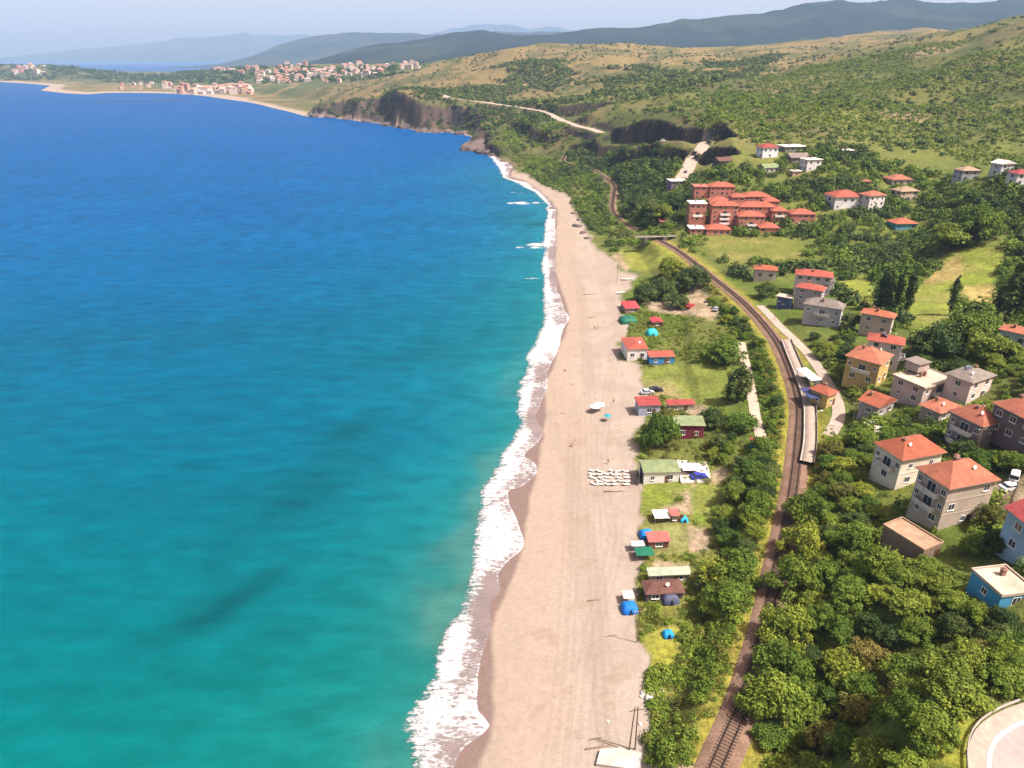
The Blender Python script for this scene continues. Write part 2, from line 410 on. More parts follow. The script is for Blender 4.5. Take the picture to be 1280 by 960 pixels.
Cg = np.zeros(GX.shape + (3,)) + np.array(G_OLIVE)
Cg = paint(Cg, sstep(0.42, 0.62, n_mid), G_GREEN)
Cg = paint(Cg, sstep(0.52, 0.66, n_big) * 0.6, G_DRY)
# open hills: olive near, tawny further off, with dark scrub in patches
hill = sstep(440, 560, GY + (n_mid - .5) * 120)
Ch = np.zeros_like(Cg) + np.array((0.080, 0.086, 0.023))
tawny = np.clip(sstep(900, 1300, GY) * sstep(0.62, 0.42, GX / GY) + sstep(1500, 1900, GY), 0, 1)
Ch = paint(Ch, tawny, (0.140, 0.108, 0.046))
Ch = paint(Ch, sstep(0.5, 0.68, n_big) * (1 - tawny) * 0.6, G_TAN)
Ch = paint(Ch, sstep(0.47, 0.60, fbm(GX, GY, 45, 5, 3)) * 0.75, (0.048, 0.060, 0.018))
Ch = paint(Ch, sstep(0.60, 0.70, fbm(GX, GY, 60, 4, 7)) * 0.5, (0.120, 0.090, 0.050))
Cg = Cg * (1 - hill[..., None]) + Ch * hill[..., None]
bay = sstep(1750, 2000, GY) * sstep(0.02, -0.08, GX / GY) * sstep(4, 9, H + (n_mid - .5) * 6)
Cg = paint(Cg, bay * sstep(.36, .48, n_big * .5 + n_mid * .5) * .95, (0.048, 0.068, 0.026))
vil = sstep(300, 360, GY) * sstep(560, 480, GY) * (GX > 60)
Cg = paint(Cg, vil * (.35 + .4 * sstep(.4, .6, n_mid)), (0.092, 0.108, 0.024))
# steep ground is bare rock and scrub, colour darkened to deepen the shade there
gz = np.hypot(np.gradient(H, axis=0) / np.gradient(GY, axis=0), np.gradient(H, axis=1) / (np.gradient(GX, axis=1) + 1e-9))
rock = sstep(0.60, 1.0, gz) * sstep(380, 520, GY)
rc = fbm(GX, GY, 22, 4, 6)
Crock = paint(np.zeros_like(Cg) + np.array((0.058, 0.042, 0.035)), sstep(0.42, 0.6, rc), (0.014, 0.014, 0.016))
Cg = Cg * (1 - rock[..., None]) + Crock * rock[..., None]
shore_rock = cliff * sstep(26, 8, S + (rc - .5) * 30) * (GY < 1500)
Crock = paint(Crock, sstep(.55, .66, fbm(GX, GY, 30, 4, 2)) * .7, (0.120, 0.082, 0.055)); Crock = paint(Crock, sstep(.56, .64, fbm(GX, GY, 16, 4, 5)) * .8, (0.040, 0.052, 0.020))
Cg = Cg * (1 - shore_rock[..., None]) + Crock * shore_rock[..., None]
# railway verge, lawns, fields, bare earth
dT, _, _ = seg_dist(GX, GY, TRACK)
Cg = paint(Cg, sstep(8.5, 3.5, dT + (n_sm - .5) * 5) * 0.75, (0.190, 0.165, 0.030))
LAWN = [(795,462),(840,457),(912,459),(908,488),(896,506),(880,515),(868,508),(835,494),(806,490)]
FIELD = np.maximum(FIELD, mask(LAWN, 1, 1)); Cg = paint(Cg, mask(LAWN, 1, 2) * (.7 + .3 * sstep(.42, .58, n_sm)), (0.125, 0.150, 0.030))
Cg = paint(Cg, mask([(800,478),(840,482),(862,500),(835,506),(800,496)], 4, 5) * 0.75, (0.24, 0.19, 0.10))
EARTH = (0.27, 0.205, 0.145)
for px in ([(862,625),(834,614),(850,606),(874,606),(872,640),(842,642),(820,636)], [(848,500),(884,508),(890,520),(880,525),(846,508)], [(860,655),(885,665),(888,690),(862,690)],
           [(818,700),(862,706),(858,716),(812,712)], [(800,374),(836,378),(868,366),(880,372),(902,394),(890,400),(862,394),(815,388)], [(870,354),(880,368),(900,392),(893,396),(868,372),(860,358)],
           [(890,588),(912,584),(908,600),(890,604)], [(765,318),(775,316),(790,334),(780,338)], [(1085,680),(1110,672),(1125,702),(1076,702)], [(1238,600),(1280,595),(1300,640),(1262,640),(1245,615)]):
    FIELD = np.maximum(FIELD, mask(px, 1, 1)); Cg = paint(Cg, mask(px, 1, 2), EARTH)
for px, c in (([(800,606),(858,601),(868,606),(840,630),(812,640),(796,640)], (0.130, 0.170, 0.024)), ([(872,606),(905,610),(905,650),(868,655)], (0.115, 0.165, 0.022)),
              ([(860,610),(875,650),(895,650),(900,610)], (0.115, 0.165, 0.022)), ([(770,312),(815,304),(850,318),(828,334),(792,336)], (0.170, 0.190, 0.030)),
              ([(800,655),(845,652),(862,655),(860,690),(820,694)], (0.190, 0.200, 0.075)), ([(805,790),(850,782),(846,830),(800,836)], (0.20, 0.20, 0.03)),
              ([(1160,355),(1185,318),(1240,300),(1262,318),(1240,350),(1200,362)], (0.150, 0.180, 0.026)), ([(1155,352),(1182,326),(1205,318),(1204,338),(1172,362)], (0.25, 0.180, 0.075)),
              ([(1040,352),(1088,345),(1094,395),(1060,375)], (0.165, 0.190, 0.030)), ([(1130,360),(1192,350),(1190,400),(1140,420)], (0.165, 0.195, 0.032)), ([(1195,358),(1240,356),(1245,378),(1215,385)], (0.30, 0.24, 0.085)),
              ([(880,298),(960,296),(1010,300),(1000,322),(930,330),(900,325)], (0.115, 0.130, 0.026)), ([(990,140),(1050,130),(1110,138),(1175,152),(1150,168),(1060,165)], (0.125, 0.130, 0.036)),
              ([(1180,905),(1205,895),(1216,925),(1206,960),(1180,960),(1130,960)], (0.21, 0.22, 0.03))):
    if px[0] != (990,140): FIELD = np.maximum(FIELD, mask(px, 1, 1))
    Cg = paint(Cg, mask(px, 1 if px[0] != (990,140) else 5, 3 if px[0] != (990,140) else 12) * (0.75 + 0.25 * sstep(.4, .6, n_sm)) * (.8 + .2 * sstep(.4, .6, n_mid)), c)
for px in ([(996,84),(1003,86),(1012,100),(1024,113),(1020,118),(1008,106)], [(1125,68),(1160,60),(1222,54),(1180,66),(1140,74)], [(745,122),(775,118),(800,122),(770,128)], [(640,105),(690,96),(720,104),(680,112)], [(985,140),(990,160),(984,166),(978,152)], [(1100,140),(1135,138),(1168,150),(1140,152)]):
    Cg = paint(Cg, mask(px, 1, 5) * .8, (0.22, 0.165, 0.105))
st2 = fbm(GX * 6, GY * .5, 40, 4, 2)
Cg = paint(Cg, FIELD * sstep(.50, .66, fbm(GX, GY, 4.5, 4, 7)) * .45, (0.085, 0.090, 0.026)); Cg = paint(Cg, FIELD * sstep(.55, .68, fbm(GX, GY, 13, 4, 1)) * .4, (0.19, 0.165, 0.06))
# beach: dry sand, a damp strip by the water, stony wrack lines
BACK_PX = [(905,1010),(835,985),(808,955),(806,925),(818,900),(800,862),(797,830),(800,800),(790,760),(792,720),(797,690),(797,640),(800,606),(796,575),(786,545),(790,522),(806,500),(797,470),(800,455),(778,445),(772,424),(784,405),(775,388),(785,362),(800,345),(776,338),(758,318),(742,308),(733,282),(722,262),(712,244),(688,232),(668,222),(650,213),(636,203),(617,194)]
sandP = np.vstack([COAST[:NW] - (7, 0), [gp(x, y, 3.0)[:2] for x, y in BACK_PX[::-1]]])
sand = blur(inside(GX + jx * 7 + (n_mid - .5) * 9, GY + jy * 7, sandP).astype(float), 1) * (GY < 900)
sand = np.where((S > 0) & (GY < 900), sand, 0); sand = np.where((S <= 0), 1, sand)
farsand = ((GY > 1350) & (S < 30 + 28 * (GX < -650)) & (cliff < 0.5)).astype(float)
Cs = np.zeros_like(Cg) + np.array((0.248, 0.208, 0.176))
st = fbm(GX * 5, GY * 0.8, 30, 4, 1)
Cs = paint(Cs, sstep(0.45, 0.62, st) * 0.5, (0.264, 0.219, 0.180))
Cs = paint(Cs, sstep(0.50, 0.66, fbm(GX, GY, 9, 4, 6)) * 0.6, (0.214, 0.176, 0.147))
Cs = paint(Cs, sstep(16, 6, S + (n_mid - .5) * 14) * 0.7, (0.238, 0.184, 0.145))
Cs = paint(Cs, sstep(.50, .62, st2) * .5, (0.205, 0.168, 0.140))
Cs = paint(Cs, sstep(.66, .76, fbm(GX, GY, 3.5, 3, 4)) * .5, (0.20, 0.15, 0.115))
_yy = np.linspace(40, 900, 1721); _o = np.argsort(COAST[:NW, 1]); _xx = np.interp(_yy, COAST[:NW][_o, 1], COAST[:NW][_o, 0])
_tr = np.polyfit(_yy, _xx, 5); _res = _xx - np.polyval(_tr, _yy)
_mx = np.array([_res[max(0, k - 22):k + 23].max() for k in range(len(_yy))]); _mx = np.convolve(np.pad(_mx, 20, mode='edge'), np.ones(41) / 41, 'valid')
reach = np.interp(GY, _yy, np.polyval(_tr, _yy) + _mx)
for trk in ([(768,985),(758,900),(752,800),(744,680),(740,560),(736,470),(728,380),(718,320)], [(720,985),(728,880),(740,790),(765,700),(772,640)], [(790,700),(762,660),(752,560),(764,470),(768,440)], [(690,960),(705,840),(712,700),(716,600),(720,500)]):
    Lk = smooth_line([gp(x, y, 2.2) for x, y in trk], 4); dk, _, _ = seg_dist(GX, GY, Lk)
    for o_k in (0.2, 1.5): Cs = paint(Cs, np.exp(-((dk - o_k) / (.22 + GY * .0012)) ** 2) * .26 * (GY < 420), (0.165, 0.132, 0.108))
wet = sstep(0.8, -0.6, GX - reach + (fbm(GX, GY, 9, 3, 5) - .5) * 2.4) * (GY < 850)
Cs = paint(Cs, wet, (0.135, 0.096, 0.086))
Cg = Cg * (1 - sand[..., None]) + Cs * sand[..., None]
Cg = paint(Cg, farsand * sstep(34, 18, S - 28 * (GX < -650)), (0.235, 0.190, 0.150))
VEG = np.clip(1 - sand, 0, 1)
WETA = np.clip(wet * sand, 0, 1)
Vt = np.stack([GX, GY, H], -1).reshape(-1, 3)
ii = np.arange(NR * NC).reshape(NR, NC)
Fq = np.stack([ii[:-1, :-1], ii[:-1, 1:], ii[1:, 1:], ii[1:, :-1]], -1).reshape(-1, 4)
keep = (S.reshape(-1) > -30)[Fq].any(1)
Fq = Fq[keep]
used = np.unique(Fq); remap = np.full(NR * NC, -1); remap[used] = np.arange(len(used))
t = NT('ground'); t.set(0.95, 0.1)
v = t.pos()
# grain of the ground: tufts, pebbles; the colour itself is the land cover
g1 = t.noise(v, 0.9, 5, 0.65); g2 = t.noise(v, 0.16, 4, 0.6); g3 = t.noise(v, 3.2, 3, 0.6)
vegA = t.attr('veg', 'Fac')
grain = t.math('MULTIPLY', t.mapr(g1, 0.3, 0.7, 0.62, 1.35), t.math('MULTIPLY', t.mapr(g2, 0.3, 0.7, 0.8, 1.2), t.mapr(g3, 0.3, 0.7, 0.75, 1.22)))
sgrain = t.math('MULTIPLY', t.mapr(g1, 0.3, 0.7, 0.90, 1.09), t.mapr(g3, 0.3, 0.7, 0.90, 1.09))
gmix = t.new('ShaderNodeMix'); t.link(vegA, gmix.inputs[0]); t.link(sgrain, gmix.inputs[2]); t.link(grain, gmix.inputs[3])
t.link(t.mix(1.0, t.attr('Col'), gmix.outputs[0], 'MULTIPLY'), t.p.inputs['Base Color'])
t.link(t.mapr(t.attr('wet', 'Fac'), 0, 1, 0.95, 0.55), t.p.inputs['Roughness'])
bh = t.math('MULTIPLY', t.math('ADD', g1, g3), t.mapr(vegA, 0, 1, 0.25, 1.0))
t.bump(bh, 0.6, 0.5)
me = np_mesh('ground', Vt[used], remap[Fq], t.m, {'Col': Cg.reshape(-1, 3)[used], 'veg': VEG.reshape(-1)[used], 'wet': WETA.reshape(-1)[used]})
tag(link('ground', me), 'coastal land with beach, meadows and hills', kind='structure')
# ------------------------------------------------------------------ seabed far out, one sheet to the horizon
# ================================================================== THE SEA
xi_y = []; 
for p in COAST[:NW + 2]:
    if not xi_y or p[1] > xi_y[-1][1] + 0.2: xi_y.append((p[0], p[1]))
XI = np.array(xi_y)
OUT_PX = [(505,1010),(512,960),(513,943),(508,907),(524,880),(543,850),(550,820),(557,797),(566,775),(580,735),(592,705),(597,670),(600,640),(600,622),(606,605),(615,587),(628,568),(642,550),(646,530),(646,510),(648,490),(652,470),(657,452),(667,435),(675,415),(678,400),(677,385),(679,365),(679,350),(677,335),(678,312),(680,290),(684,268),(684,256),(668,240),(645,228),(628,222),(624,212),(618,203),(612,195)]
XO = np.array([gp(*p)[:2] for p in OUT_PX])
o_ = np.argsort(XO[:, 1]); XO = XO[o_]
def xin(Y): return np.interp(Y, XI[:, 1], XI[:, 0])
def xout(Y): return np.minimum(np.interp(Y, XO[:, 1], XO[:, 0]), xin(Y) - 2.0)
Ys = np.concatenate([[15, 30, 45], np.exp(np.linspace(math.log(55), math.log(880), 620)), np.exp(np.linspace(math.log(890), math.log(15000), 120))])
nd = 96
sd = np.concatenate([np.linspace(-28, 0, 22, endpoint=False), np.linspace(0, 1, nd - 22)])
rows = []
for Y in Ys:
    a, b = xout(Y), xin(Y)
    dense = np.where(sd < 0, a + sd * max(1, Y / 200), a + sd * (b + 4 - a))
    L = max(1.15 * Y, 150) + 300
    left = a - 28 * max(1, Y / 200) - (L) * (np.linspace(1, 0, 70, endpoint=False) ** 2.2) - 0.5
    right = b + 4 + np.array((3, 12, 60, 300, 1500, 5000)) * max(1, Y / 900)
    rows.append(np.concatenate([left, dense, right]))
SX = np.array(rows); SY = np.repeat(Ys[:, None], SX.shape[1], 1)
XIe, XOe = xin(SY), xout(SY)
dcs, _, _ = seg_dist(SX, SY, COAST[::1])
tt = (SX - XOe) / (XIe - XOe)
near = (SY < 860)
# foam: breaker face outside, boiling band, thinner swash towards the sand
nA = fbm(SX, SY, 13, 4, 2); nB = fbm(SX * 1.0, SY * 1.0, 4.5, 4, 5); nC = vnoise(SY, SX * 0.1, 26, 3)
env = np.interp(tt, [-0.5, -0.12, 0.03, 0.14, 0.34, 0.55, 0.78, 0.93, 0.985, 1.05], [0, 0.10, 0.42, 0.68, 0.80, 0.74, 0.64, 0.60, 0.80, 0.3])
thin = sstep(0.42, 0.60, nC) * sstep(0.42, 0.62, tt) * 0.30
foam = env + (nA - 0.5) * 0.95 + (nB - 0.5) * 0.5 - thin
foam = np.where(tt < -0.02, np.minimum(foam, 0.45 + 1.2 * (nA - .5)), foam)
foam = np.clip(foam, 0, 1.05) * sstep(-0.42, 0.0, tt)
def cap(px, py, wx, wy, a=1.0):
    global foam
    p = gp(px, py); g = np.exp(-((SX - p[0]) / wx) ** 2 - ((SY - p[1]) / wy) ** 2)
    foam = np.maximum(foam, a * g * np.clip(2.6 * fbm(SX, SY, 5, 3, 1) - .35, 0, 1.1))
for c in ((646,241,4.5,5),(653,254,8,6),(640,254,4,4),(668,254,5,5),(659,310,9,3.5,1.1),(671,306,6,4,1.1),(664,348,3.5,1.6),(624,205,4,22),(618,196,5,18),(590,186,6,12,.7),(586,180,6,10,.6),(551,167,5,14,.5),(520,166,5,14,.4)): cap(*c)
foam = np.maximum(foam, np.where((SY > 600) & (SY < 1500), 0.42 * sstep(9, 2, dcs) * (0.4 + nB), 0))
foam = np.where(near | (SY < 1500), foam, 0)
# colour of the water: sandy by the surf, teal near, bluer with distance
lateral = np.clip(XOe - SX, 0, None)
deep = sstep(0, 1, np.clip((SY - 90) / 560, 0, 1)) 
Cw = np.zeros(SX.shape + (3,)) + np.array((0.000, 0.150, 0.145))
ramp_y = np.array((60, 100, 160, 260, 420, 700, 1200, 2200, 6000))
ramp_c = np.array(((0.001,.120,.088),(0.0005,.110,.094),(0.0003,.098,.108),(0.0003,.090,.138),(0.0003,.088,.178),(0.0003,.085,.205),(0.0003,.080,.215),(0.0003,.076,.210),(0.0003,.072,.195)))
ramp_c = ramp_c * np.array((0.4, 0.61, 0.80)) * np.array((1.24, 1.22, 1.18, 1.12, 1.06, 1, 1, 1, 1))[:, None]
wob = (fbm(SX, SY, 160, 3, 4) - 0.5)
ly = np.log(np.clip(SY * (1 + 0.5 * wob) + lateral * 0.22, 55, 9000))
Cw = np.stack([np.interp(ly, np.log(ramp_y), ramp_c[:, k]) for k in range(3)], -1)
shelf = np.exp(-np.clip(lateral + (nA - .5) * 16, 0, None) / (16 + SY * 0.05)) * sstep(900, 500, SY)
Cw = paint(Cw, shelf * 0.5, (0.012, 0.130, 0.112))
churn = np.exp(-np.clip(lateral + (fbm(SX, SY, 20, 3, 6) - .5) * 26, 0, None) / 3.2) * sstep(300, 90, SY) * 0.5
Cw = paint(Cw, churn * near * .6, (0.085, 0.125, 0.095))
swash = sstep(0.1, 0.55, tt) * near
Cw = paint(Cw, swash, (0.150, 0.122, 0.122))
def patch(px, py, ax, ay, rot, a):           # soft dark patch in the water colour
    global Cw
    p = gp(px, py); c, s = math.cos(rot), math.sin(rot)
    u = ((SX - p[0]) * c + (SY - p[1]) * s) / ax; w = (-(SX - p[0]) * s + (SY - p[1]) * c) / ay
    m = np.exp(-(u * u + w * w)) * (0.55 + 0.9 * fbm(SX, SY, 12, 4, 3)) * a
    Cw = paint(Cw, np.clip(m, 0, .8), (0.001, 0.040, 0.052))
for q in ((306,742,12,3.4,.9,.8),(268,768,7,3,.6,.5),(436,540,10,7,.8,.55),(400,590,26,10,1.1,.40),(360,640,22,6,1.0,.25),(150,420,90,16,.15,.22),(520,440,40,14,.6,.25),(640,270,18,16,.9,.35),(668,280,8,18,1.4,.5),(655,322,12,5,.1,.35)): patch(*q)
# a gentle swell, steeper where it breaks
swell = sstep(0.3, 0.9, foam) * 0.35 * sstep(1.0, 0.75, tt) * near
SZ = 0.0 + swell * (0.6 + 0.8 * nB) + np.where(SX < XOe, 0.10 * np.sin((XOe - SX) / 3.1 + 3 * nA) * np.exp(-lateral / 60), 0) * near
SZ = np.where(tt > 0.9, 0.01, SZ)
nr, nc_ = SX.shape
ii = np.arange(nr * nc_).reshape(nr, nc_)
Fs = np.stack([ii[:-1, :-1], ii[:-1, 1:], ii[1:, 1:], ii[1:, :-1]], -1).reshape(-1, 4)
t = NT('sea_water'); v = t.pos()
fo = t.attr('foam', 'Fac')
strk = t.noise(t.scaled(v, 0.38, 1.5, 1.0, .25), 1.0, 6, 0.72); fine = t.noise(t.scaled(v, .8, 1.6, 1, .2), 1.9, 5, 0.75)
lace = t.new('ShaderNodeTexVoronoi', feature='DISTANCE_TO_EDGE'); lace.inputs['Scale'].default_value = 0.62
wv = t.new('ShaderNodeVectorMath', operation='ADD'); t.link(v, wv.inputs[0])
nv = t.new('ShaderNodeTexNoise'); nv.inputs['Scale'].default_value = 0.7; t.link(v, nv.inputs['Vector'])
t.link(nv.outputs['Color'], wv.inputs[1]); t.link(wv.outputs[0], lace.inputs['Vector'])
lc = t.mapr(lace.outputs['Distance'], 0.0, 0.28, 0.10, -0.06)
thr = t.math('ADD', t.math('ADD', t.mapr(strk, 0.25, 0.75, -0.45, 0.45), t.mapr(fine, 0.3, 0.7, -0.18, 0.18)), lc)
fm = t.math('ADD', fo, t.math('MULTIPLY', thr, t.mapr(fo, 0.02, 0.45, 0.0, 1.0)))
fm = t.mapr(fm, 0.38, 0.80, 0, 1, True)
w1 = t.noise(t.scaled(v, 0.30, 0.75, 1, 0.25), 0.30, 4, 0.6); w2 = t.noise(t.scaled(v, 0.6, 1.0, 1, 0.1), 1.1, 3, 0.6); w3 = t.noise(t.scaled(v, 0.5, 0.9, 1, .4), 0.02, 5, 0.6)
w4 = t.noise(t.scaled(v, 0.42, 1.0, 1, .2), 0.16, 6, 0.75)
w5 = t.noise(t.scaled(v, 0.11, 0.040, 1, .08), 1.0, 5, 0.7)
sepy = t.new('ShaderNodeSeparateXYZ'); t.link(v, sepy.inputs[0]); offs = t.mapr(sepy.outputs[1], 150, 520, 0.22, 1.0)
w4 = t.math('ADD', t.math('MULTIPLY', w4, .45), t.math('MULTIPLY', w5, .55))
w4 = t.math('ADD', .5, t.math('MULTIPLY', t.math('SUBTRACT', w4, .5), offs))
tone = t.math('MULTIPLY', t.math('MULTIPLY', t.mapr(w1, 0.3, 0.7, 0.80, 1.16), t.mapr(w3, 0.3, 0.7, 0.90, 1.10)), t.mapr(w4, .36, .64, .74, 1.26))
wc = t.mix(1.0, t.attr('Col'), tone, 'MULTIPLY')
fcol = t.mix(t.mapr(t.math('ADD', t.math('MULTIPLY', strk, .5), t.math('MULTIPLY', fine, .5)), .38, .58), (0.22, 0.21, 0.235), (0.45, 0.45, 0.46))
t.link(t.mix(fm, wc, fcol), t.p.inputs['Base Color'])
t.link(t.mapr(fm, 0, 1, 0.42, 0.85), t.p.inputs['Roughness'])
t.p.inputs['Specular IOR Level'].default_value = 0.012
hgt = t.math('ADD', t.math('ADD', t.math('MULTIPLY', t.math('ADD', w1, t.math('MULTIPLY', w4, 2.0)), 1.3), t.math('MULTIPLY', w2, 0.45)), t.math('MULTIPLY', fm, t.mapr(fine, 0, 1, 0.2, 0.9)))
t.bump(hgt, 0.55, 0.8)
me = np_mesh('sea', np.stack([SX, SY, SZ], -1).reshape(-1, 3), Fs, t.m, {'Col': Cw.reshape(-1, 3), 'foam': foam.reshape(-1)})
tag(link('sea', me), 'turquoise sea with white surf along the beach', kind='structure')
# ================================================================== FAR RANGES
def far_range(name, label, prof, Y, depth, c1, c2, seed, rough=1.0, wl_=500):
    P = np.array([at(px, py, Y) for px, py in prof])
    xs = np.arange(P[0, 0], P[-1, 0], max(22, Y / 160)); zr = np.interp(xs, P[:, 0], P[:, 2])
    ts = np.linspace(-1.0, 0.5, 60)
    X, T = np.meshgrid(xs, ts); Yv = Y + T * depth + (fbm(X, T * depth, wl_ * 3, 2, seed) - .5) * depth * 0.35
    sh = np.where(T < 0, (1 + T) ** 1.15, 1 - T * 1.6)
    n = fbm(X, Yv, wl_, 5, seed) - .5; r = 1 - np.abs(2 * fbm(X, Yv, wl_ * 1.6, 4, seed + 1) - 1)
    Z = zr[None] * sh + (n * 0.30 + (r - .72) * 0.35) * zr[None] * sh * (1 - sh * 0.72) * 2 * rough + (fbm(X, Yv, wl_ * .12, 3, seed + 2) - .5) * zr[None] * .045
    Z = np.where(T > -0.995, Z, -5)
    C = paint(np.zeros(X.shape + (3,)) + np.array(c1), sstep(.48, .60, fbm(X, Yv, wl_ * .7, 5, seed + 3)), c2)
    t = NT(name); t.set(0.95, 0.05); v = t.pos()
    g = t.math('MULTIPLY', t.mapr(t.noise(v, 0.03, 5, .7), .3, .7, .55, 1.45), t.mapr(t.noise(v, .006, 4), .3, .7, .8, 1.2))
    t.link(t.mix(1.0, t.attr('Col'), g, 'MULTIPLY'), t.p.inputs['Base Color']); t.bump(t.noise(v, .04, 4, .7), .8, 14)
    k = np.arange(X.size).reshape(X.shape)
    F = np.stack([k[:-1, :-1], k[:-1, 1:], k[1:, 1:], k[1:, :-1]], -1).reshape(-1, 4)
    me = np_mesh(name, np.stack([X, Yv, Z], -1).reshape(-1, 3), F, t.m, {'Col': C.reshape(-1, 3)})
    return tag(link(name, me), label, kind='structure')
WOOD, WOOD2 = (0.005, 0.014, 0.012), (0.016, 0.026, 0.018)
far_range('hills', 'dark wooded ridge behind the tawny hills', [(330,100),(370,84),(400,73),(430,64),(470,55),(520,48),(560,41),(600,38),(650,40),(700,40),(750,36),(800,33),(850,27),(900,21),(950,16),(1000,7),(1050,2),(1100,1),(1150,-2),(1220,-4),(1300,-8),(1450,-10),(1700,0)], 4700, 1800, WOOD, WOOD2, 1)
far_range('hills', 'blue ridge beyond the far town', [(240,90),(290,82),(320,72),(345,58),(370,51),(400,45),(430,42),(470,41),(520,41),(560,44),(590,42),(620,38),(660,40),(700,42),(760,45),(820,50),(900,60)], 8500, 1700, WOOD, WOOD2, 3)
far_range('hills', 'pale mountains on the horizon', [(-120,77),(-40,76),(20,73),(60,66),(100,61),(150,57),(190,53),(230,47),(270,43),(300,41),(330,43),(360,45),(385,43),(420,47),(470,50),(520,48),(560,36),(600,31),(630,31),(660,37),(690,33),(720,38),(760,44),(820,50)], 16000, 2600, WOOD, WOOD2, 5)
# the air: one box of even haze round everything
hb = MB().box(-20000, 20000, -300, 17600, -8, 1000)
hm = bpy.data.materials.new('haze'); hm.use_nodes = True; hn = hm.node_tree
hn.nodes.remove(hn.nodes['Principled BSDF']); pv = hn.nodes.new('ShaderNodeVolumePrincipled')
pv.inputs['Color'].default_value = (0.40, 0.61, 0.95, 1); pv.inputs['Density'].default_value = HAZE_DENSITY; pv.inputs['Anisotropy'].default_value = 0.0
hn.links.new(pv.outputs[0], hn.nodes['Material Output'].inputs['Volume'])
tag(hb.build('haze', hm), 'thin blue haze over the coast', kind='stuff')
# ================================================================== RAILWAY AND ROADS
def ribbon(line, prof, name, mats, parent=None, mi=None):
    """a cross-section [(offset to the left, height)] swept along a line"""
    L = np.asarray(line, float); T = np.gradient(L[:, :2], axis=0); T /= np.linalg.norm(T, axis=1)[:, None] + 1e-9
    V = []; 
    for o, h in prof:
        q = L.copy(); q[:, 0] -= T[:, 1] * o; q[:, 1] += T[:, 0] * o; q[:, 2] += h; V.append(q)
    V = np.stack(V, 1); n, k = V.shape[:2]
    ii = np.arange(n * k).reshape(n, k)
    F = np.stack([ii[:-1, 1:], ii[:-1, :-1], ii[1:, :-1], ii[1:, 1:]], -1).reshape(-1, 4)
    me = np_mesh(name, V.reshape(-1, 3), F, mats, smooth=False)
    return link(name, me, parent)
def gravel(name, c, c2, scale=2.5, amp=.36):
    t = NT(name); t.set(0.95, 0.1); v = t.pos()
    a = t.noise(v, scale, 5, .7); b = t.noise(v, 0.25, 4, .6)
    col = t.mix(t.mapr(b, .4, .62), c, c2); f = t.mapr(a, .3, .7, 1 - amp, 1 + amp)
    t.link(t.mix(1.0, col, f, 'MULTIPLY'), t.p.inputs['Base Color']); t.bump(a, .6, .12); return t.m
M_BALLAST = gravel('ballast', (0.125, 0.078, 0.056), (0.170, 0.112, 0.080))
M_RAIL = plain('rail_steel', (0.030, 0.018, 0.015), 0.5, 0.4, metal=0.3)
M_SLEEP = plain('sleeper_concrete', (0.115, 0.074, 0.058), 0.9)
M_ASPH = gravel('asphalt', (0.220, 0.205, 0.205), (0.270, 0.250, 0.245), 1.5)
M_ROADNEAR = gravel('road_asphalt', (0.225, 0.196, 0.190), (0.255, 0.222, 0.214), 1.2, .10)
M_PALEROAD = gravel('worn_road', (0.250, 0.205, 0.175), (0.300, 0.245, 0.205), 0.8, .18)
M_LANE = gravel('lane_gravel', (0.290, 0.240, 0.195), (0.330, 0.270, 0.215), 0.8)
M_LINE = plain('road_paint', (0.80, 0.79, 0.76), 0.7, var=0.15)
M_CONC = plain('concrete', (0.440, 0.400, 0.365), 0.9, var=0.3, scale=0.35)
def railway(line, label):
    root = empty('railway_track', line[0] * 0)
    tag(root, label, 'railway track')
    ribbon(line, [(3.3, -0.75), (2.4, 0.05), (-2.4, 0.05), (-3.3, -0.75)], 'ballast', M_BALLAST, root)
    for s in (-0.74, 0.74):
        ribbon(line, [(s + .09, 0.14), (s + .07, 0.33), (s - .07, 0.33), (s - .09, 0.14)], 'rail', M_RAIL, root)
    D = np.concatenate([[0], np.cumsum(np.linalg.norm(np.diff(line, axis=0), axis=1))])
    sl_ = MB()
    for d in np.arange(0.3, D[-1] - 0.3, 0.62):
        p = np.array([np.interp(d, D, line[:, k]) for k in range(3)]); q = np.array([np.interp(d + .2, D, line[:, k]) for k in range(3)])
        t_ = (q - p)[:2]; t_ /= np.linalg.norm(t_); n_ = np.array((-t_[1], t_[0]))
        c = [(*(p[:2] + t_ * a + n_ * b), p[2] + h) for h in (0.03, 0.17) for a, b in ((-.13, -1.25), (.13, -1.25), (.13, 1.25), (-.13, 1.25))]
        sl_.add(c, [(0, 1, 2, 3)[::-1], (4, 5, 6, 7)[::1], (0, 1, 5, 4), (1, 2, 6, 5), (2, 3, 7, 6), (3, 0, 4, 7)])
    o = sl_.build('sleepers', M_SLEEP, root); o['kind'] = 'stuff'
railway(TRACK, 'curving single railway track on a brown gravel bed behind the beach')
railway(TRACK2, 'short railway stretch on a pale ledge above the far end of the beach')
def road(line, half, name, label, mat, edge=False, dash=False, lift=0.05):
    L = np.array(line); L[:, 2] += lift
    tag(ribbon(L, [(half, 0), (half * .4, .03), (-half * .4, .03), (-half, 0)], name, mat), label, kind='structure')
    if edge:
        for k, o in enumerate((half - .45, -half + .45)):
            tag(ribbon(L, [(o + .12, .022), (o - .12, .022)], 'road_marking', M_LINE), 'white edge line of the road', kind='structure')
    if dash:
        tag(ribbon(L, [(.1, .045), (-.1, .045)], 'road_marking', M_LINE), 'white centre line of the road', kind='structure')
road(ROAD_UP, 4.6, 'road', 'pale road climbing past the red apartments', M_PALEROAD)
road(ROAD_COAST, 5.0, 'road', 'coast road on the headland', M_PALEROAD)
road(STREET, 1.7, 'road', 'village street beside the station', M_PALEROAD)
road(LANE, 1.5, 'path', 'pale lane west of the railway', M_LANE)
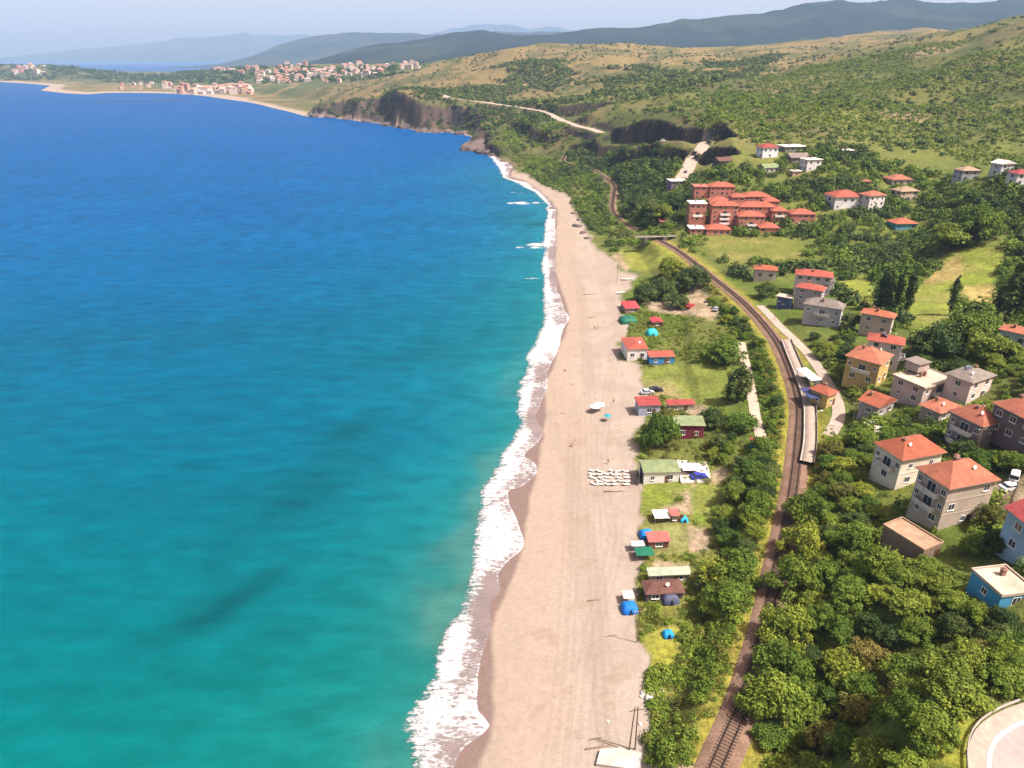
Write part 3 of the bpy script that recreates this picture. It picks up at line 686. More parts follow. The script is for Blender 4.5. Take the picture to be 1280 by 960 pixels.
HL = HAIR_OUT.copy(); HL[:, 2] = HAIR_Z
def strip(o0, o1, h, name, label, mat, kind='structure'):
    return tag(ribbon(HL, [(o1, h), (o0, h)], name, mat), label, kind=kind)
# the hairpin: outer verge, asphalt, painted lines, low barrier
strip(0.2, 12.5, 0.06, 'road', 'hairpin bend of the hill road', M_ROADNEAR)
strip(0.25, 1.9, 0.075, 'road_shoulder', 'worn concrete shoulder of the hairpin', M_PALEROAD)
strip(2.05, 2.45, 0.085, 'road_marking', 'white edge line of the hairpin', M_LINE)
strip(5.6, 5.8, 0.085, 'road_marking', 'white centre line of the hairpin', M_LINE)
root = empty('crash_barrier', tuple(HL[len(HL) // 2])); tag(root, 'low pale barrier along the outer edge of the hairpin road', 'barrier')
b = ribbon(HL, [(0.12, 0.35), (0.12, 0.72), (-0.02, 0.72), (-0.02, 0.35)], 'rail', plain('barrier_grey', (0.30, 0.27, 0.25), .7), root)
b.matrix_parent_inverse = Matrix.Translation(-Vector(root.location))
for k in range(2, len(HL) - 2, 4):
    p = HL[k]; o = MB().box(-.08, .08, -.08, .08, -.3, .7).build('post', plain('barrier_grey', (0.30, 0.27, 0.25), .7), root)
    o.location = Vector(p) - Vector(root.location)
# ================================================================== HOUSES
TILE_OR = tile_mat('orange_tiles', (0.370, 0.122, 0.070)); TILE_RED = tile_mat('red_tiles', (0.340, 0.090, 0.064)); TILE_DK = tile_mat('dark_red_tiles', (0.300, 0.060, 0.060))
TILE_GREY = tile_mat('grey_tiles', (0.215, 0.185, 0.165)); TILE_TAN = tile_mat('tan_tiles', (0.330, 0.230, 0.160)); TILE_BRN = tile_mat('brown_tiles', (0.145, 0.070, 0.058))
R_CONC = plain('flat_roof', (0.450, 0.375, 0.300), .95, var=.3, scale=.3); R_WHITE = plain('pale_roof', (0.66, 0.60, 0.54), .9); R_GREEN = plain('green_roof', (0.180, 0.225, 0.115), .85, var=.3)
M_FRAME = plain('white_frame', (0.78, 0.77, 0.74), .5, var=.08); M_BROWNF = plain('brown_frame', (0.10, 0.05, 0.035), .6)
M_DOOR = plain('door_wood', (0.13, 0.06, 0.04), .6)
t = NT('window_glass'); t.set(0.08, 0.5); t.p.inputs['Base Color'].default_value = (0.030, 0.038, 0.050, 1); M_GLASS = t.m
M_FASCIA = plain('eaves', (0.42, 0.36, 0.32), .8)
M_METAL = plain('grey_metal', (0.30, 0.30, 0.31), .5, metal=.5)
TILE_VAR = [TILE_OR, tile_mat('orange_tiles', (0.350, 0.125, 0.082)), tile_mat('orange_tiles', (0.335, 0.102, 0.058)), tile_mat('orange_tiles', (0.385, 0.140, 0.088))]
_WM = {}
def win_mesh(w, h, fr):
    k = (round(w, 1), round(h, 1), fr.name)
    if k not in _WM:
        a = 0.09
        m = MB(); m.box(-w/2-a, w/2+a, -.05, .06, -a, 0).box(-w/2-a, w/2+a, -.05, .06, h, h+a).box(-w/2-a, -w/2, -.05, .06, 0, h).box(w/2, w/2+a, -.05, .06, 0, h)
        m.box(-.035, .035, -.045, .05, 0, h).box(-w/2-.15, w/2+.15, -.14, .05, -a-.07, -a)
        p = MB().box(-w/2, w/2, -.02, .03, 0, h)
        _WM[k] = (m.mesh('window', fr), p.mesh('pane', M_GLASS))
    return _WM[k]
_FW = {}
def far_win(w, h):
    k = (round(w, 1), round(h, 1))
    if k not in _FW:
        m = MB().box(-w/2, w/2, -.03, .03, 0, h, 0).box(-w/2-.1, w/2+.1, -.08, .03, -.1, 0, 1)
        _FW[k] = m.mesh('window', [M_GLASS, M_FRAME])
    return _FW[k]
FOOT = []                                    # footprints kept clear of trees
def house(label, W, D, he, loc, rz, roof='hip', tiles=TILE_OR, wall=(0.5, 0.46, 0.42), n=2, rise=None, over=0.55, near=False, name='house', cat='house',
          fr=M_FRAME, balcony=(), chim=1, group=None, faces=('front', 'left'), base=2.5, density=1.0, tank=False, ridge_x=None, wallmat=None, band=None, skip=0.12):
    """local x along the front (towards the right), y along the left side, the near corner at (0, 0)"""
    root = empty(name, loc, rz); tag(root, label, cat, group)
    rnd = random.Random(label)
    if tiles is TILE_OR: tiles = TILE_VAR[rnd.randrange(4)]
    wm = wallmat or plain('wall_plaster', tuple(wall), .9, .15, var=.22, scale=.28)
    wb = MB(); x0, x1, y0, y1 = over, W - over, over, D - over
    wb.box(x0, x1, y0, y1, -base, he - .02)
    if near:
        for k in range(1, n): wb.box(x0 - .06, x1 + .06, y0 - .06, y1 + .06, he / n * k - .1, he / n * k + .08)
    wo = wb.build('wall', wm, root)
    cx, cy = W / 2, D / 2
    if rise is None: rise = 0.21 * min(W, D)
    rb = MB(); e = .16
    if roof == 'flat':
        rb.box(0, W, 0, D, he - .02, he + .22)
        if near: rb.box(0, W, 0, .2, he + .22, he + .5).box(0, W, D - .2, D, he + .22, he + .5).box(0, .2, .2, D - .2, he + .22, he + .5).box(W - .2, W, .2, D - .2, he + .22, he + .5)
    else:
        rb.box(0, W, 0, D, he - .02, he + e, 1)
        along_x = (W >= D) if ridge_x is None else ridge_x
        if roof == 'hip': h2 = min(W, D) / 2 * .98
        else: h2 = 0
        if along_x: r0, r1 = (h2, cy), (W - h2, cy)
        else: r0, r1 = (cx, h2), (cx, D - h2)
        if roof == 'hip' and abs(W - D) < 1.2: r0 = (cx - .3, cy); r1 = (cx + .3, cy); along_x = True
        o = .04; z0 = he + e + .003; zr = he + e + rise
        v = [(-o, -o, z0), (W + o, -o, z0), (W + o, D + o, z0), (-o, D + o, z0), (*r0, zr), (*r1, zr)]
        if roof == 'shed': v = [(-o, -o, z0), (W + o, -o, z0), (W + o, D + o, zr), (-o, D + o, zr)]; f = [(0, 1, 2, 3), (0, 3, 2, 1)]; f = [(0, 1, 2, 3)]; rb.add([(-o, D + o, z0), (W + o, D + o, z0), v[2], v[3]], [(1, 0, 3, 2)], 0); rb.add([(-o, -o, z0), (-o, D + o, z0), v[3]], [(0, 2, 1)], 0); rb.add([(W + o, -o, z0), (W + o, D + o, z0), v[2]], [(0, 1, 2)], 0)
        elif along_x: f = [(0, 1, 5, 4), (2, 3, 4, 5), (1, 2, 5), (3, 0, 4)]
        else: f = [(0, 1, 4), (1, 2, 5, 4), (2, 3, 5), (3, 0, 4, 5)]
        rb.add(v, f, 0)
    ro = rb.build('roof', [tiles, M_FASCIA] if roof != 'flat' else [tiles], root)
    for k in range(chim):
        px, py = W * rnd.uniform(.3, .7), D * rnd.uniform(.45, .75)
        zc = he + (rise * .55 if roof != 'flat' else .2)
        m = MB().box(-.32, .32, -.32, .32, -.6, 1.15).box(-.42, .42, -.42, .42, 1.15, 1.28).box(-.2, .2, -.2, .2, 1.28, 1.5)
        c = m.build('chimney', plain('chimney_brick', (0.30, 0.17, 0.13), .9), ro); c.location = (px, py, zc)
    if tank:                                  # solar heater on the roof
        m = MB().box(-1, 1, -.05, .05, 0, .1).bar((-.9, .55, .75), (.9, .55, .75), .28, 10); m.add([(-.95, -.7, .15), (.95, -.7, .15), (.95, .5, .8), (-.95, .5, .8)], [(0, 1, 2, 3), (3, 2, 1, 0)])
        c = m.build('solar_heater', plain('heater_blue', (0.10, 0.13, 0.20), .3, .5), ro); c.location = (W * .42, D * .55, he + (rise * .8 if roof != 'flat' else .2))
    def place(face, u, z, w, h, fr_=fr):
        if face == 'front': p, a = (u, y0, z), 0
        elif face == 'left': p, a = (x0, u, z), -math.pi / 2
        else: p, a = (x1, u, z), math.pi / 2
        if near:
            m, q = win_mesh(w, h, fr_)
            o = link('window', m, root, p, a); link('pane', q, o)
        else: link('window', far_win(w, h), root, p, a)
    for face in faces:
        Ln = (x1 - x0) if face == 'front' else (y1 - y0); s0 = x0 if face == 'front' else y0
        cols = max(1, int(Ln / (3.3 / density)))
        for k in range(n):
            zb = he / n * k
            for c in range(cols):
                u = s0 + Ln * (c + .5) / cols
                if rnd.random() < skip: continue
                if (face, k, c) in balcony or (face, k) in balcony: continue
                w, h = (1.35, 1.3) if rnd.random() < .7 else (.9, 1.0)
                if Ln / cols < 2.2: w = min(w, Ln / cols * .55)
                place(face, u, zb + he / n * .32, w, min(h, he / n * .5))
            if (face, k) in balcony:           # a balcony: slab, parapet, a glazed door behind
                bw = min(Ln * .62, 5.2); u = s0 + Ln * .5; z = zb + .02
                m = MB().box(-bw/2, bw/2, -1.35, 0, -.14, .04)
                m.box(-bw/2, bw/2, -1.35, -1.25, .04, 1.0).box(-bw/2, -bw/2+.1, -1.25, 0, .04, 1.0).box(bw/2-.1, bw/2, -1.25, 0, .04, 1.0)
                o = m.build('balcony', band or plain('balcony_paint', (0.55, 0.53, 0.50), .8), root)
                o.location = (u, y0 - .01, z) if face == 'front' else (x0 - .01, u, z); o.rotation_euler = (0, 0, 0 if face == 'front' else -math.pi / 2)
                place(face, u, zb + .2, 1.9, min(2.0, he / n - .6))
                for uu in (u - Ln * .38, u + Ln * .38): place(face, uu, zb + he / n * .32, .9, 1.1)
    if near and roof == 'hip' and W > 7:
        m = MB(); m.bar((0, 0, 0), (0, 0, .9), .03); m.bar((0, -.08, .95), (0, -.22, 1.0), .08, 10, .42)
        o = m.build('satellite_dish', M_FRAME, ro); o.location = (W * rnd.uniform(.25, .75), D * .3, he + rise * .45)
    if near and 'front' in faces:
        o = MB().box(-.5, .5, -.06, .03, 0, 2.05).build('door', M_DOOR, root); o.location = (W * .5 + 1.45, y0 - .01, 0)
        link('handle', MB().box(.32, .4, -.12, -.05, .98, 1.06).mesh('handle', M_METAL), o)
    c, s = math.cos(rz), math.sin(rz)
    FOOT.append((loc[0] + c * cx - s * cy, loc[1] + s * cx + c * cy, math.hypot(W, D) / 2))
    return root
def house_px(label, F, L, R, B, n=2, stor=3.0, **kw):
    """plan and eaves height read from four points of the photograph: near, left and right eaves corners, foot of the near corner"""
    g = hit(*B); d = ray(*F); t = g[1] / d[1]; ze = CAM_Z + t * d[2]; he = ze - g[2]
    he = min(max(he, n * stor * .85), n * stor * 1.2); ze = g[2] + he
    pF = gp(F[0], F[1], ze)[:2]; pL = gp(L[0], L[1], ze)[:2]; pR = gp(R[0], R[1], ze)[:2]
    b, a = pR - pF, pL - pF; W, D = np.linalg.norm(b), np.linalg.norm(a)
    tb = math.atan2(b[1], b[0]); ta = math.atan2(a[1], a[0]) - math.pi / 2
    rz = (tb * W + ta * D) / (W + D) if kw.pop('rz', None) is None else tb
    lim = kw.pop('lim', 1.45)
    m_ = max(W, D); W = max(W, m_ / lim); D = max(D, m_ / lim)
    return house(label, W, D, he, (pF[0], pF[1], g[2]), rz, n=n, **kw)
house_px('three-storey grey plaster house with a broad orange hip roof above the brown outbuilding', (1187,613), (1143,588), (1257,604), (1187,664), 3, near=True, wall=(0.46,0.385,0.315), balcony={('left',1),('left',2)}, chim=2, rise=3.0, skip=.5)
house_px('cream house with pale blue side wall, left of the grey three-storey house', (1128,577), (1087,557), (1192,571), (1126,614), 2, near=True, wall=(0.72,0.66,0.56), balcony={('left',1)}, chim=2, rise=2.9, density=.9)  # one cream plaster all round; the blue of the side is only shade
house_px('dark grey house with a large orange hip roof and white balconies on its shaded side', (1229,535), (1180,515), (1265,531), (1229,567), 2, near=True, wall=(0.235,0.205,0.215), balcony={('left',0),('left',1)}, rise=2.7, chim=2)
house_px('dark walled house with an orange roof cut off by the right edge of the photo', (1296,532), (1240,503), (1340,524), (1296,565), 2, near=True, wall=(0.16,0.125,0.135), rise=2.8, chim=2)
house_px('light blue house with a crimson roof at the right edge below the parked cars', (1292,664), (1261,634), (1350,656), (1292,706), 2, near=True, tiles=TILE_DK, wall=(0.30,0.42,0.56), roof='gable', rise=2.0, ridge_x=False)
house_px('bright blue flat-roofed shed with a bare concrete roof at the right edge', (1252,747), (1210,713), (1300,744), (1252,765), 1, near=True, roof='flat', tiles=R_CONC, wall=(0.07,0.30,0.52), chim=1, name='shed', cat='shed', over=.2, lim=2)
house_px('brown windowless concrete outbuilding on the slope below the grey three-storey house', (1155,690), (1104,657), (1178,679), (1155,706), 1, near=True, roof='flat', tiles=plain('earth_roof', (0.33,0.22,0.145), .95, var=.3), wall=(0.235,0.165,0.130), chim=0, faces=('front',), name='outbuilding', cat='outbuilding', over=.15, lim=3, skip=1)
house_px('small single-storey house with orange gable roof beside the narrow street', (1099,511), (1073,505), (1131,504), (1099,526), 1, stor=3.4, near=True, wall=(0.33,0.29,0.30), roof='gable', ridge_x=False, rise=1.8)
house_px('wide tan house with a flat concrete roof and a small roof cabin', (1156,487), (1113,470), (1200,477), (1155,505), 2, near=True, roof='flat', tiles=R_CONC, wall=(0.52,0.43,0.38), balcony={('front',1)}, chim=2, over=.4)
_h = bpy.data.objects[[o.name for o in bpy.data.objects if o.get('label', '').startswith('wide tan house')][0]]
_c = MB().box(-2.2, 2.2, -2, 2, 0, 2.3, 0).box(-2.6, 2.6, -2.4, 2.4, 2.3, 2.5, 1).build('roof_cabin', [plain('wall_plaster', (.42, .35, .31), .9), TILE_GREY], _h); _c.location = (7.5, 8.5, 6.2)
house_px('house with grey tiled hip roof and pinkish white front east of the flat tan house', (1216,480), (1187,471), (1251,471), (1216,506), 2, near=True, tiles=TILE_GREY, wall=(0.68,0.54,0.49), chim=2, tank=True)
house_px('low house with orange roof tucked between the flat tan house and the dark grey one', (1176,518), (1150,506), (1202,508), (1176,528), 1, stor=3.2, near=True, wall=(0.36,0.30,0.27))
house_px('yellow house with orange hip roof facing the station street', (1102,457), (1053,449), (1131,448), (1102,489), 2, near=True, wall=(0.50,0.36,0.145), balcony={('left',1)}, chim=2, rise=2.6)
house_px('white terraced house with a red set-back roof behind the yellow house', (1131,433), (1083,427), (1138,425), (1132,452), 3, near=True, wall=(0.62,0.58,0.58), tiles=TILE_RED, balcony={('front',1)}, tank=True)
house_px('beige house with orange hip roof below the poplars', (1118,399), (1075,396), (1137,397), (1117,421), 2, near=True, wall=(0.50,0.40,0.35), chim=2, lim=1.8)
house_px('pale grey house with a dark grey roof beside the station street', (1054,388), (1003,384), (1069,387), (1054,410), 2, near=True, tiles=TILE_GREY, wall=(0.42,0.42,0.46), balcony={('left',1)}, chim=1, lim=1.9, rise=2.2)
house_px('mauve grey house with a red roof, middle of the row of three by the street', (1029,365), (992,362), (1045,362), (1027,388), 3, near=True, wall=(0.38,0.33,0.37), tiles=TILE_RED, lim=1.8)
house_px('tall white house with red hip roof, topmost of the row of three by the street', (1042,348), (994,345), (1048,345), (1042,371), 3, near=True, wall=(0.50,0.47,0.52), tiles=TILE_RED, balcony={('front',1),('front',2)}, lim=1.8)
house_px('small house with orange hip roof standing alone in bushes east of the railway curve', (973,339), (943,338), (976,338), (973,352), 1, stor=3.6, wall=(0.46,0.41,0.38), lim=1.5)
house_px('low dark blue house at the foot of the mauve grey house', (990,374), (969,371), (996,372), (990,391), 1, stor=3.6, roof='flat', tiles=R_CONC, wall=(0.06,0.09,0.20), chim=0, lim=1.4)
house_px('light blue house with orange roof behind the big trees at the right edge', (1290,421), (1247,416), (1312,419), (1288,438), 1, stor=3.8, wall=(0.36,0.42,0.48), lim=1.5)
house_px('yellow station house with an orange roof by the platform', (1036,496), (1013,485), (1046,489), (1036,512), 1, stor=3.5, near=True, wall=(0.52,0.38,0.15), lim=1.7, name='station_house', cat='station', rise=1.4)
# upper village, seen smaller: plan given in metres at the foot of the near corner
def house_at(label, B, wpx, hpx, D=None, rz=0.15, lf=0.35, n=2, **kw):
    g = hit(*B); ppm = FPX / (g[1] * CP + (CAM_Z - g[2]) * SP)
    wpx *= 1.1; W = wpx * (1 - lf * .55) / ppm; he = hpx / ppm / math.cos(math.atan2(CAM_Z - g[2], g[1]))
    D = D or W * .8
    return house(label, W, D, min(max(he, 2.6 * n * .8), 3.3 * n), (g[0] - wpx * .5 / ppm + wpx * lf * .55 / ppm, g[1], g[2] - .2), rz, n=n, **kw)
R2 = TILE_RED
UP = [
 ('white two-storey house with red hip roof at the head of the upper field', (1056,262), 43, 20, dict(wall=(.68,.66,.66), tiles=R2, n=2, balcony={('left',1)})),
 ('tall narrow white house with orange roof next to the white house with red hip roof', (1094,266), 30, 20, dict(wall=(.66,.63,.60), n=3)),
 ('turquoise blue house with orange roof among dark trees', (1130,288), 34, 14, dict(wall=(.10,.30,.42), n=1)),
 ('cream house with a tan tiled roof above the turquoise house', (1134,252), 30, 12, dict(wall=(.52,.42,.34), tiles=TILE_TAN, n=2)),
 ('orange-roofed house with a tall side gable below the pasture', (1125,232), 32, 11, dict(wall=(.42,.34,.32), n=1)),
 ('lone grey house with a brown tiled roof right of the pasture', (1210,226), 28, 12, dict(wall=(.34,.35,.38), tiles=TILE_TAN, n=2)),
 ('white gabled house near the right edge on the slope', (1258,220), 26, 14, dict(wall=(.52,.50,.54), tiles=R_WHITE, roof='gable', ridge_x=False, n=2)),
 ('pale house with a red side roof at the right edge of the slope', (1278,232), 28, 14, dict(wall=(.60,.58,.58), tiles=TILE_DK, n=2)),
 ('flat-roofed dark blue house with a white roof edge in the pasture', (1058,195), 22, 10, dict(wall=(.07,.10,.20), tiles=R_WHITE, roof='flat', n=1)),
 ('small hut with an orange roof uphill from the white houses', (1082,234), 13, 7, dict(wall=(.30,.20,.17), n=1)),
 ('bright white house with a crimson roof at the top of the village', (961,198), 26, 13, dict(wall=(.70,.70,.74), tiles=TILE_DK, n=2)),
 ('long house with a flat cream roof next to the bright white house', (992,190), 34, 10, dict(wall=(.20,.18,.19), tiles=R_WHITE, roof='flat', n=1)),
 ('grey-roofed house just below the flat cream roof', (998,204), 30, 8, dict(wall=(.20,.17,.19), tiles=TILE_GREY, roof='gable', n=1)),
 ('white house with a flat white roof terrace right of the grey roof', (1016,214), 25, 14, dict(wall=(.66,.62,.62), tiles=R_WHITE, roof='flat', n=2)),
 ('house with a moss green roof below the bright white house', (964,217), 26, 11, dict(wall=(.40,.36,.38), tiles=R_GREEN, roof='gable', n=1)),
 ('dark low house half hidden by trees right of the climbing road', (906,208), 24, 7, dict(wall=(.09,.07,.09), tiles=TILE_BRN, roof='gable', n=1)),
 ('small peach house with a white roof under the white terrace house', (995,221), 15, 8, dict(wall=(.50,.32,.24), tiles=R_WHITE, roof='flat', n=1)),
 ('long mauve house with a white flat roof at the foot of the climbing road', (847,237), 27, 10, dict(wall=(.22,.13,.24), tiles=R_WHITE, roof='flat', n=2)),
]
for lab, B, wp, hp, kw in UP: house_at(lab, B, wp, hp, rz=random.Random(lab).uniform(.05, .35), **kw)
# the terracotta apartment complex
TER = (0.46, 0.185, 0.135); TERT = tile_mat('terracotta_tiles', (0.360, 0.108, 0.072))
GRP = 'blocks of the terracotta apartment complex'
for lab, B, wp, hp, kw in [
 ('back left terracotta block with stacked roofs behind the complex', (900,250), 32, 16, dict(n=3)),
 ('flat-topped terracotta block at the upper left corner of the complex', (877,249), 24, 15, dict(n=3, roof='flat', tiles=plain('terrace_red', (0.40,0.13,0.10), .9))),
 ('terracotta block standing at the back right of the complex', (943,256), 34, 10, dict(n=2)),
 ('middle terracotta block with a white balcony row in the centre of the complex', (898,266), 28, 13, dict(n=3, balcony={('front',1)})),
 ('tall terracotta block at the front left with two balcony stacks', (902,285), 34, 27, dict(n=5, balcony={('front',1),('front',2),('front',3)})),
 ('long terracotta block at the front right with a row of tall windows', (943,274), 46, 15, dict(n=3, balcony={('front',1)}, density=1.4)),
 ('lower front terracotta block with white awnings under the long block', (936,287), 34, 16, dict(n=3, balcony={('front',0),('front',1)})),
 ('low terracotta porch building at the front foot of the tall block', (896,294), 32, 7, dict(n=1)),
 ('low terracotta building at the right foot of the complex', (960,291), 26, 6, dict(n=1)),
 ('detached terracotta house right of the complex', (1001,279), 31, 11, dict(n=2, balcony={('front',0)})),
 ('stepped terracotta block with white roof terraces on the left side of the complex', (869,285), 22, 30, dict(n=4, roof='flat', tiles=R_WHITE, balcony={('front',2)})),
 ('small flat red annex left of the complex above the railway cutting', (834,283), 22, 6, dict(n=1, roof='flat', tiles=plain('terrace_red', (0.40,0.13,0.10), .9))),
 ('terracotta block filling the gap right of the long block', (972,277), 20, 13, dict(n=2, balcony={('front',1)})),
 ('slim terracotta stair block between the back and middle blocks', (921,262), 18, 15, dict(n=3)),
 ('low white-terraced terracotta block in front of the stepped left block', (872,293), 24, 7, dict(n=1, roof='flat', tiles=R_WHITE)),
 ('terracotta block at the far right end behind the gap', (963,262), 20, 10, dict(n=2)),
]:
    kw.setdefault('tiles', TERT)
    house_at(lab, B, wp, hp, rz=-.05, lf=.18, wallmat=plain('terracotta_wall', TER, .9, var=.15), name='apartment_block', cat='apartment block', group=GRP, density=kw.pop('density', 1.25), band=M_FRAME, over=.35, D=10, chim=1, **kw)
# station: platform, shelters, fence
PLAT_L = [(976,424),(982,440),(990,460),(998,482),(1003.5,505),(1004,530),(1003,552),(999,575)]
PL = smooth_line([gp(x, y, 9.9) for x, y in PLAT_L], 2.0)
root = empty('station_platform', tuple(PL[0])); tag(root, 'long curved station platform beside the railway', 'platform')
inv = Matrix.Translation(-Vector(root.location))
for nm, prof, mt in (('slab', [(3.5, -1.4), (3.5, .04), (.1, 0), (.1, -1.4)], plain('platform_paving', (0.31,0.25,0.21), .9, var=.2)), ('edge_stripe', [(.45, .012), (.25, .012)], plain('edge_paint', (.5, .46, .4), .8)),
                     ('fence', [(3.43, .02), (3.43, .7), (3.38, .7), (3.38, .02)], plain('fence_grey', (0.40,0.37,0.34), .7))):
    o = ribbon(PL, prof, nm, mt, root); o.matrix_parent_inverse = inv
def shelter(lab, px, py, L_, W_, col, ang):
    g = gp(px, py, 9.95); r = empty('platform_shelter', tuple(g), ang); tag(r, lab, 'shelter')
    for sx in (-1, 1):
        for sy in (-1, 1): MB().bar((sx * W_ * .42, sy * L_ * .42, 0), (sx * W_ * .42, sy * L_ * .42, 2.6), .07).build('post', M_METAL, r)
    MB().side([(-W_/2, 2.6), (W_/2, 2.75), (W_/2, 2.9), (-W_/2, 2.75)], -L_/2, L_/2).build('roof', plain('shelter_' + str(col[2])[:4], col, .6), r)
    MB().box(W_ * .42, W_ * .46, -L_ * .42, L_ * .42, .1, 2.4).build('back_panel', M_FRAME, r)
shelter('platform shelter with a white roof, upper of two on the station platform', 1009, 478, 9, 3.4, (0.62, 0.66, 0.70), .15)
shelter('platform shelter with a dark blue roof, lower of two on the station platform', 1011, 502, 7, 3.4, (0.04, 0.05, 0.13), .05)
# underpass portal north of the railway curve
g = hit(818, 300); root = empty('railway_bridge', (g[0], g[1], g[2] - 1.2), .1); tag(root, 'small concrete bridge with white railing over the dark railway cutting', 'bridge')
MB().box(-11, 12, -2, 2, 3.0, 3.25).build('deck', plain('old_concrete', (.16, .13, .11), .95), root); MB().box(-11, 12, -2.05, -1.95, 3.25, 3.6).build('railing', plain('rail_pale', (.5, .47, .45), .7), root)
for s in (-5.2, 5.2): MB().box(s - 1, s + 1, -2, 2, -2, 3.0).build('abutment', plain('old_concrete', (.16, .13, .11), .95), root)
# ================================================================== TREES
def leaf_mat(name, c1, c2, trans=0.22):
    t = NT(name); t.set(0.75, 0.12)
    tone = t.attr('tone', 'Fac'); oi = t.new('ShaderNodeObjectInfo')
    col = t.mix(tone, c1, c2)
    hs = t.new('ShaderNodeHueSaturation'); t.link(col, hs.inputs['Color'])
    t.link(t.mapr(oi.outputs['Random'], 0, 1, 0.470, 0.520), hs.inputs['Hue']); t.link(t.mapr(oi.outputs['Random'], 0, 1, 1.25, 0.78), hs.inputs['Value'])
    t.link(hs.outputs[0], t.p.inputs['Base Color'])
    tr = t.new('ShaderNodeBsdfTranslucent'); mx = t.new('ShaderNodeMixShader'); mx.inputs[0].default_value = trans
    t.link(hs.outputs[0], tr.inputs['Color']); out = t.n['Material Output']
    t.link(t.p.outputs[0], mx.inputs[1]); t.link(tr.outputs[0], mx.inputs[2]); t.link(mx.outputs[0], out.inputs['Surface'])
    return t.m
L_MID = leaf_mat('leaves_green', (0.050, 0.092, 0.013), (0.142, 0.205, 0.027))
L_DARK = leaf_mat('leaves_dark', (0.028, 0.056, 0.016), (0.080, 0.115, 0.028))
L_LIGHT = leaf_mat('leaves_yellow_green', (0.078, 0.130, 0.016), (0.195, 0.248, 0.032))
L_DRY = leaf_mat('leaves_olive', (0.080, 0.088, 0.018), (0.180, 0.172, 0.036))
BARK = plain('bark', (0.10, 0.075, 0.055), .95, var=.4, scale=2)
def leaves(lobes, per, size, g, flat=0.75, up=0.35):
    """leaf-sized faces spread over the outside of the lobes of a crown"""
    Vs, Ts = [], []
    tot = sum(r * r for *_, r in lobes)
    for cx, cy, cz, r in lobes:
        n = max(12, int(per * r * r / tot))
        d = g.normal(size=(n, 3)); d[:, 2] = np.where(d[:, 2] < -0.45, -d[:, 2], d[:, 2]); d /= np.linalg.norm(d, axis=1)[:, None]
        rr = r * (0.62 + 0.56 * g.random(n) ** 1.3) * (0.88 + 0.24 * np.sin(d[:, 0] * 5 + cx * 3) * np.cos(d[:, 1] * 5 + cz * 2))
        p = d * rr[:, None]; p[:, 2] *= flat; p += (cx, cy, cz)
        nn = d + g.normal(size=(n, 3)) * 0.55 + (0, 0, up); nn /= np.linalg.norm(nn, axis=1)[:, None]
        a = np.cross(nn, g.normal(size=(n, 3))); a /= np.linalg.norm(a, axis=1)[:, None]; b = np.cross(nn, a)
        s = size * (0.6 + 0.8 * g.random(n))[:, None]
        Vs.append(np.stack([p - a * s, p - b * s * .62, p + a * s, p + b * s * .62], 1))
        Ts.append(np.repeat(np.clip(0.5 + (g.random() - .5) * 0.7 + (g.random(n) - .5) * 0.7, 0, 1), 4))
    V = np.concatenate(Vs).reshape(-1, 3); T = np.concatenate(Ts)
    return V, np.arange(len(V)).reshape(-1, 4), T
def crown_mesh(name, lobes, per, size, mat, seed, **kw):
    V, F, T = leaves(lobes, per, size, np.random.default_rng(seed), **kw)
    return np_mesh(name, V, F, mat, {'tone': T}, smooth=False)
def round_lobes(seed, spread=1.0, tall=1.0):
    g = np.random.default_rng(seed); L_ = [(0, 0, .60 * tall, .60), (.22, .1, .55 * tall, .42), (-.2, -.12, .6 * tall, .42)]
    for k in range(22):
        a = k * 2.4 + g.random() * 1.5; rr = (.25 + .47 * g.random()) * spread
        L_.append((rr * math.cos(a), rr * math.sin(a), (.26 + .78 * g.random() * (1.15 - rr)) * tall, .15 + .17 * g.random()))
    return L_
def trunk_mesh(seed, h=.55, r=.055):
    g = random.Random(seed); m = MB(); top = (g.uniform(-.04, .04), g.uniform(-.04, .04), h)
    m.bar((0, 0, -.25), top, r, 7, r * .6)
    for k in range(4):
        a = k * 1.6 + g.random(); m.bar((top[0] * .8, top[1] * .8, h * .75), (math.cos(a) * .28, math.sin(a) * .28, h + .25), r * .45, 5, r * .2)
    return m.mesh('trunk', BARK)
CROWNS = {}
for key, mt in (('mid', L_MID), ('dark', L_DARK), ('light', L_LIGHT), ('dry', L_DRY)):
    CROWNS[key] = [crown_mesh('crown', round_lobes(s, 1 + .15 * (s % 3), .9 + .12 * (s % 4)), 5200, .045, mt, s + len(key)) for s in range(5)]
TRUNKS = [trunk_mesh(s) for s in range(4)]
POP = [crown_mesh('crown', [(0.03 * math.sin(k * 2.1 + s), .03 * math.cos(k * 1.7 + s), .10 + k * .085, .105 * math.sin(min(1, (k + 1.6) / 6) * math.pi / 2) * (1 if k < 7 else (11.5 - k) / 5)) for k in range(11)], 1500, .026, L_DARK, 40 + s, flat=1.5, up=.1) for s in range(2)]
def tree(x, y, r, kind, label, h=1.0, name='tree', cat='tree', group=None, z=None):
    root = empty(name, (x, y, float(ground(x, y)) if z is None else z), rng.random() * 6.28); tag(root, label, cat, group)
    s = (r * rng.uniform(.92, 1.1), r * rng.uniform(.92, 1.1), r * h * rng.uniform(.9, 1.1))
    root.scale = s
    link('crown', CROWNS[kind][rng.integers(5)], root); link('trunk', TRUNKS[rng.integers(4)], root)
    return root
def poplar(x, y, hgt, label, wid=1.0, group=None):
    root = empty('poplar_tree', (x, y, float(ground(x, y))), rng.random() * 6.28); tag(root, label, 'tree', group)
    root.scale = (hgt * wid, hgt * wid, hgt)
    link('crown', POP[rng.integers(2)], root); m = MB().bar((0, 0, -.05), (0, 0, .9), .016, 6, .005); m.build('trunk', BARK, root)
PLACED = []
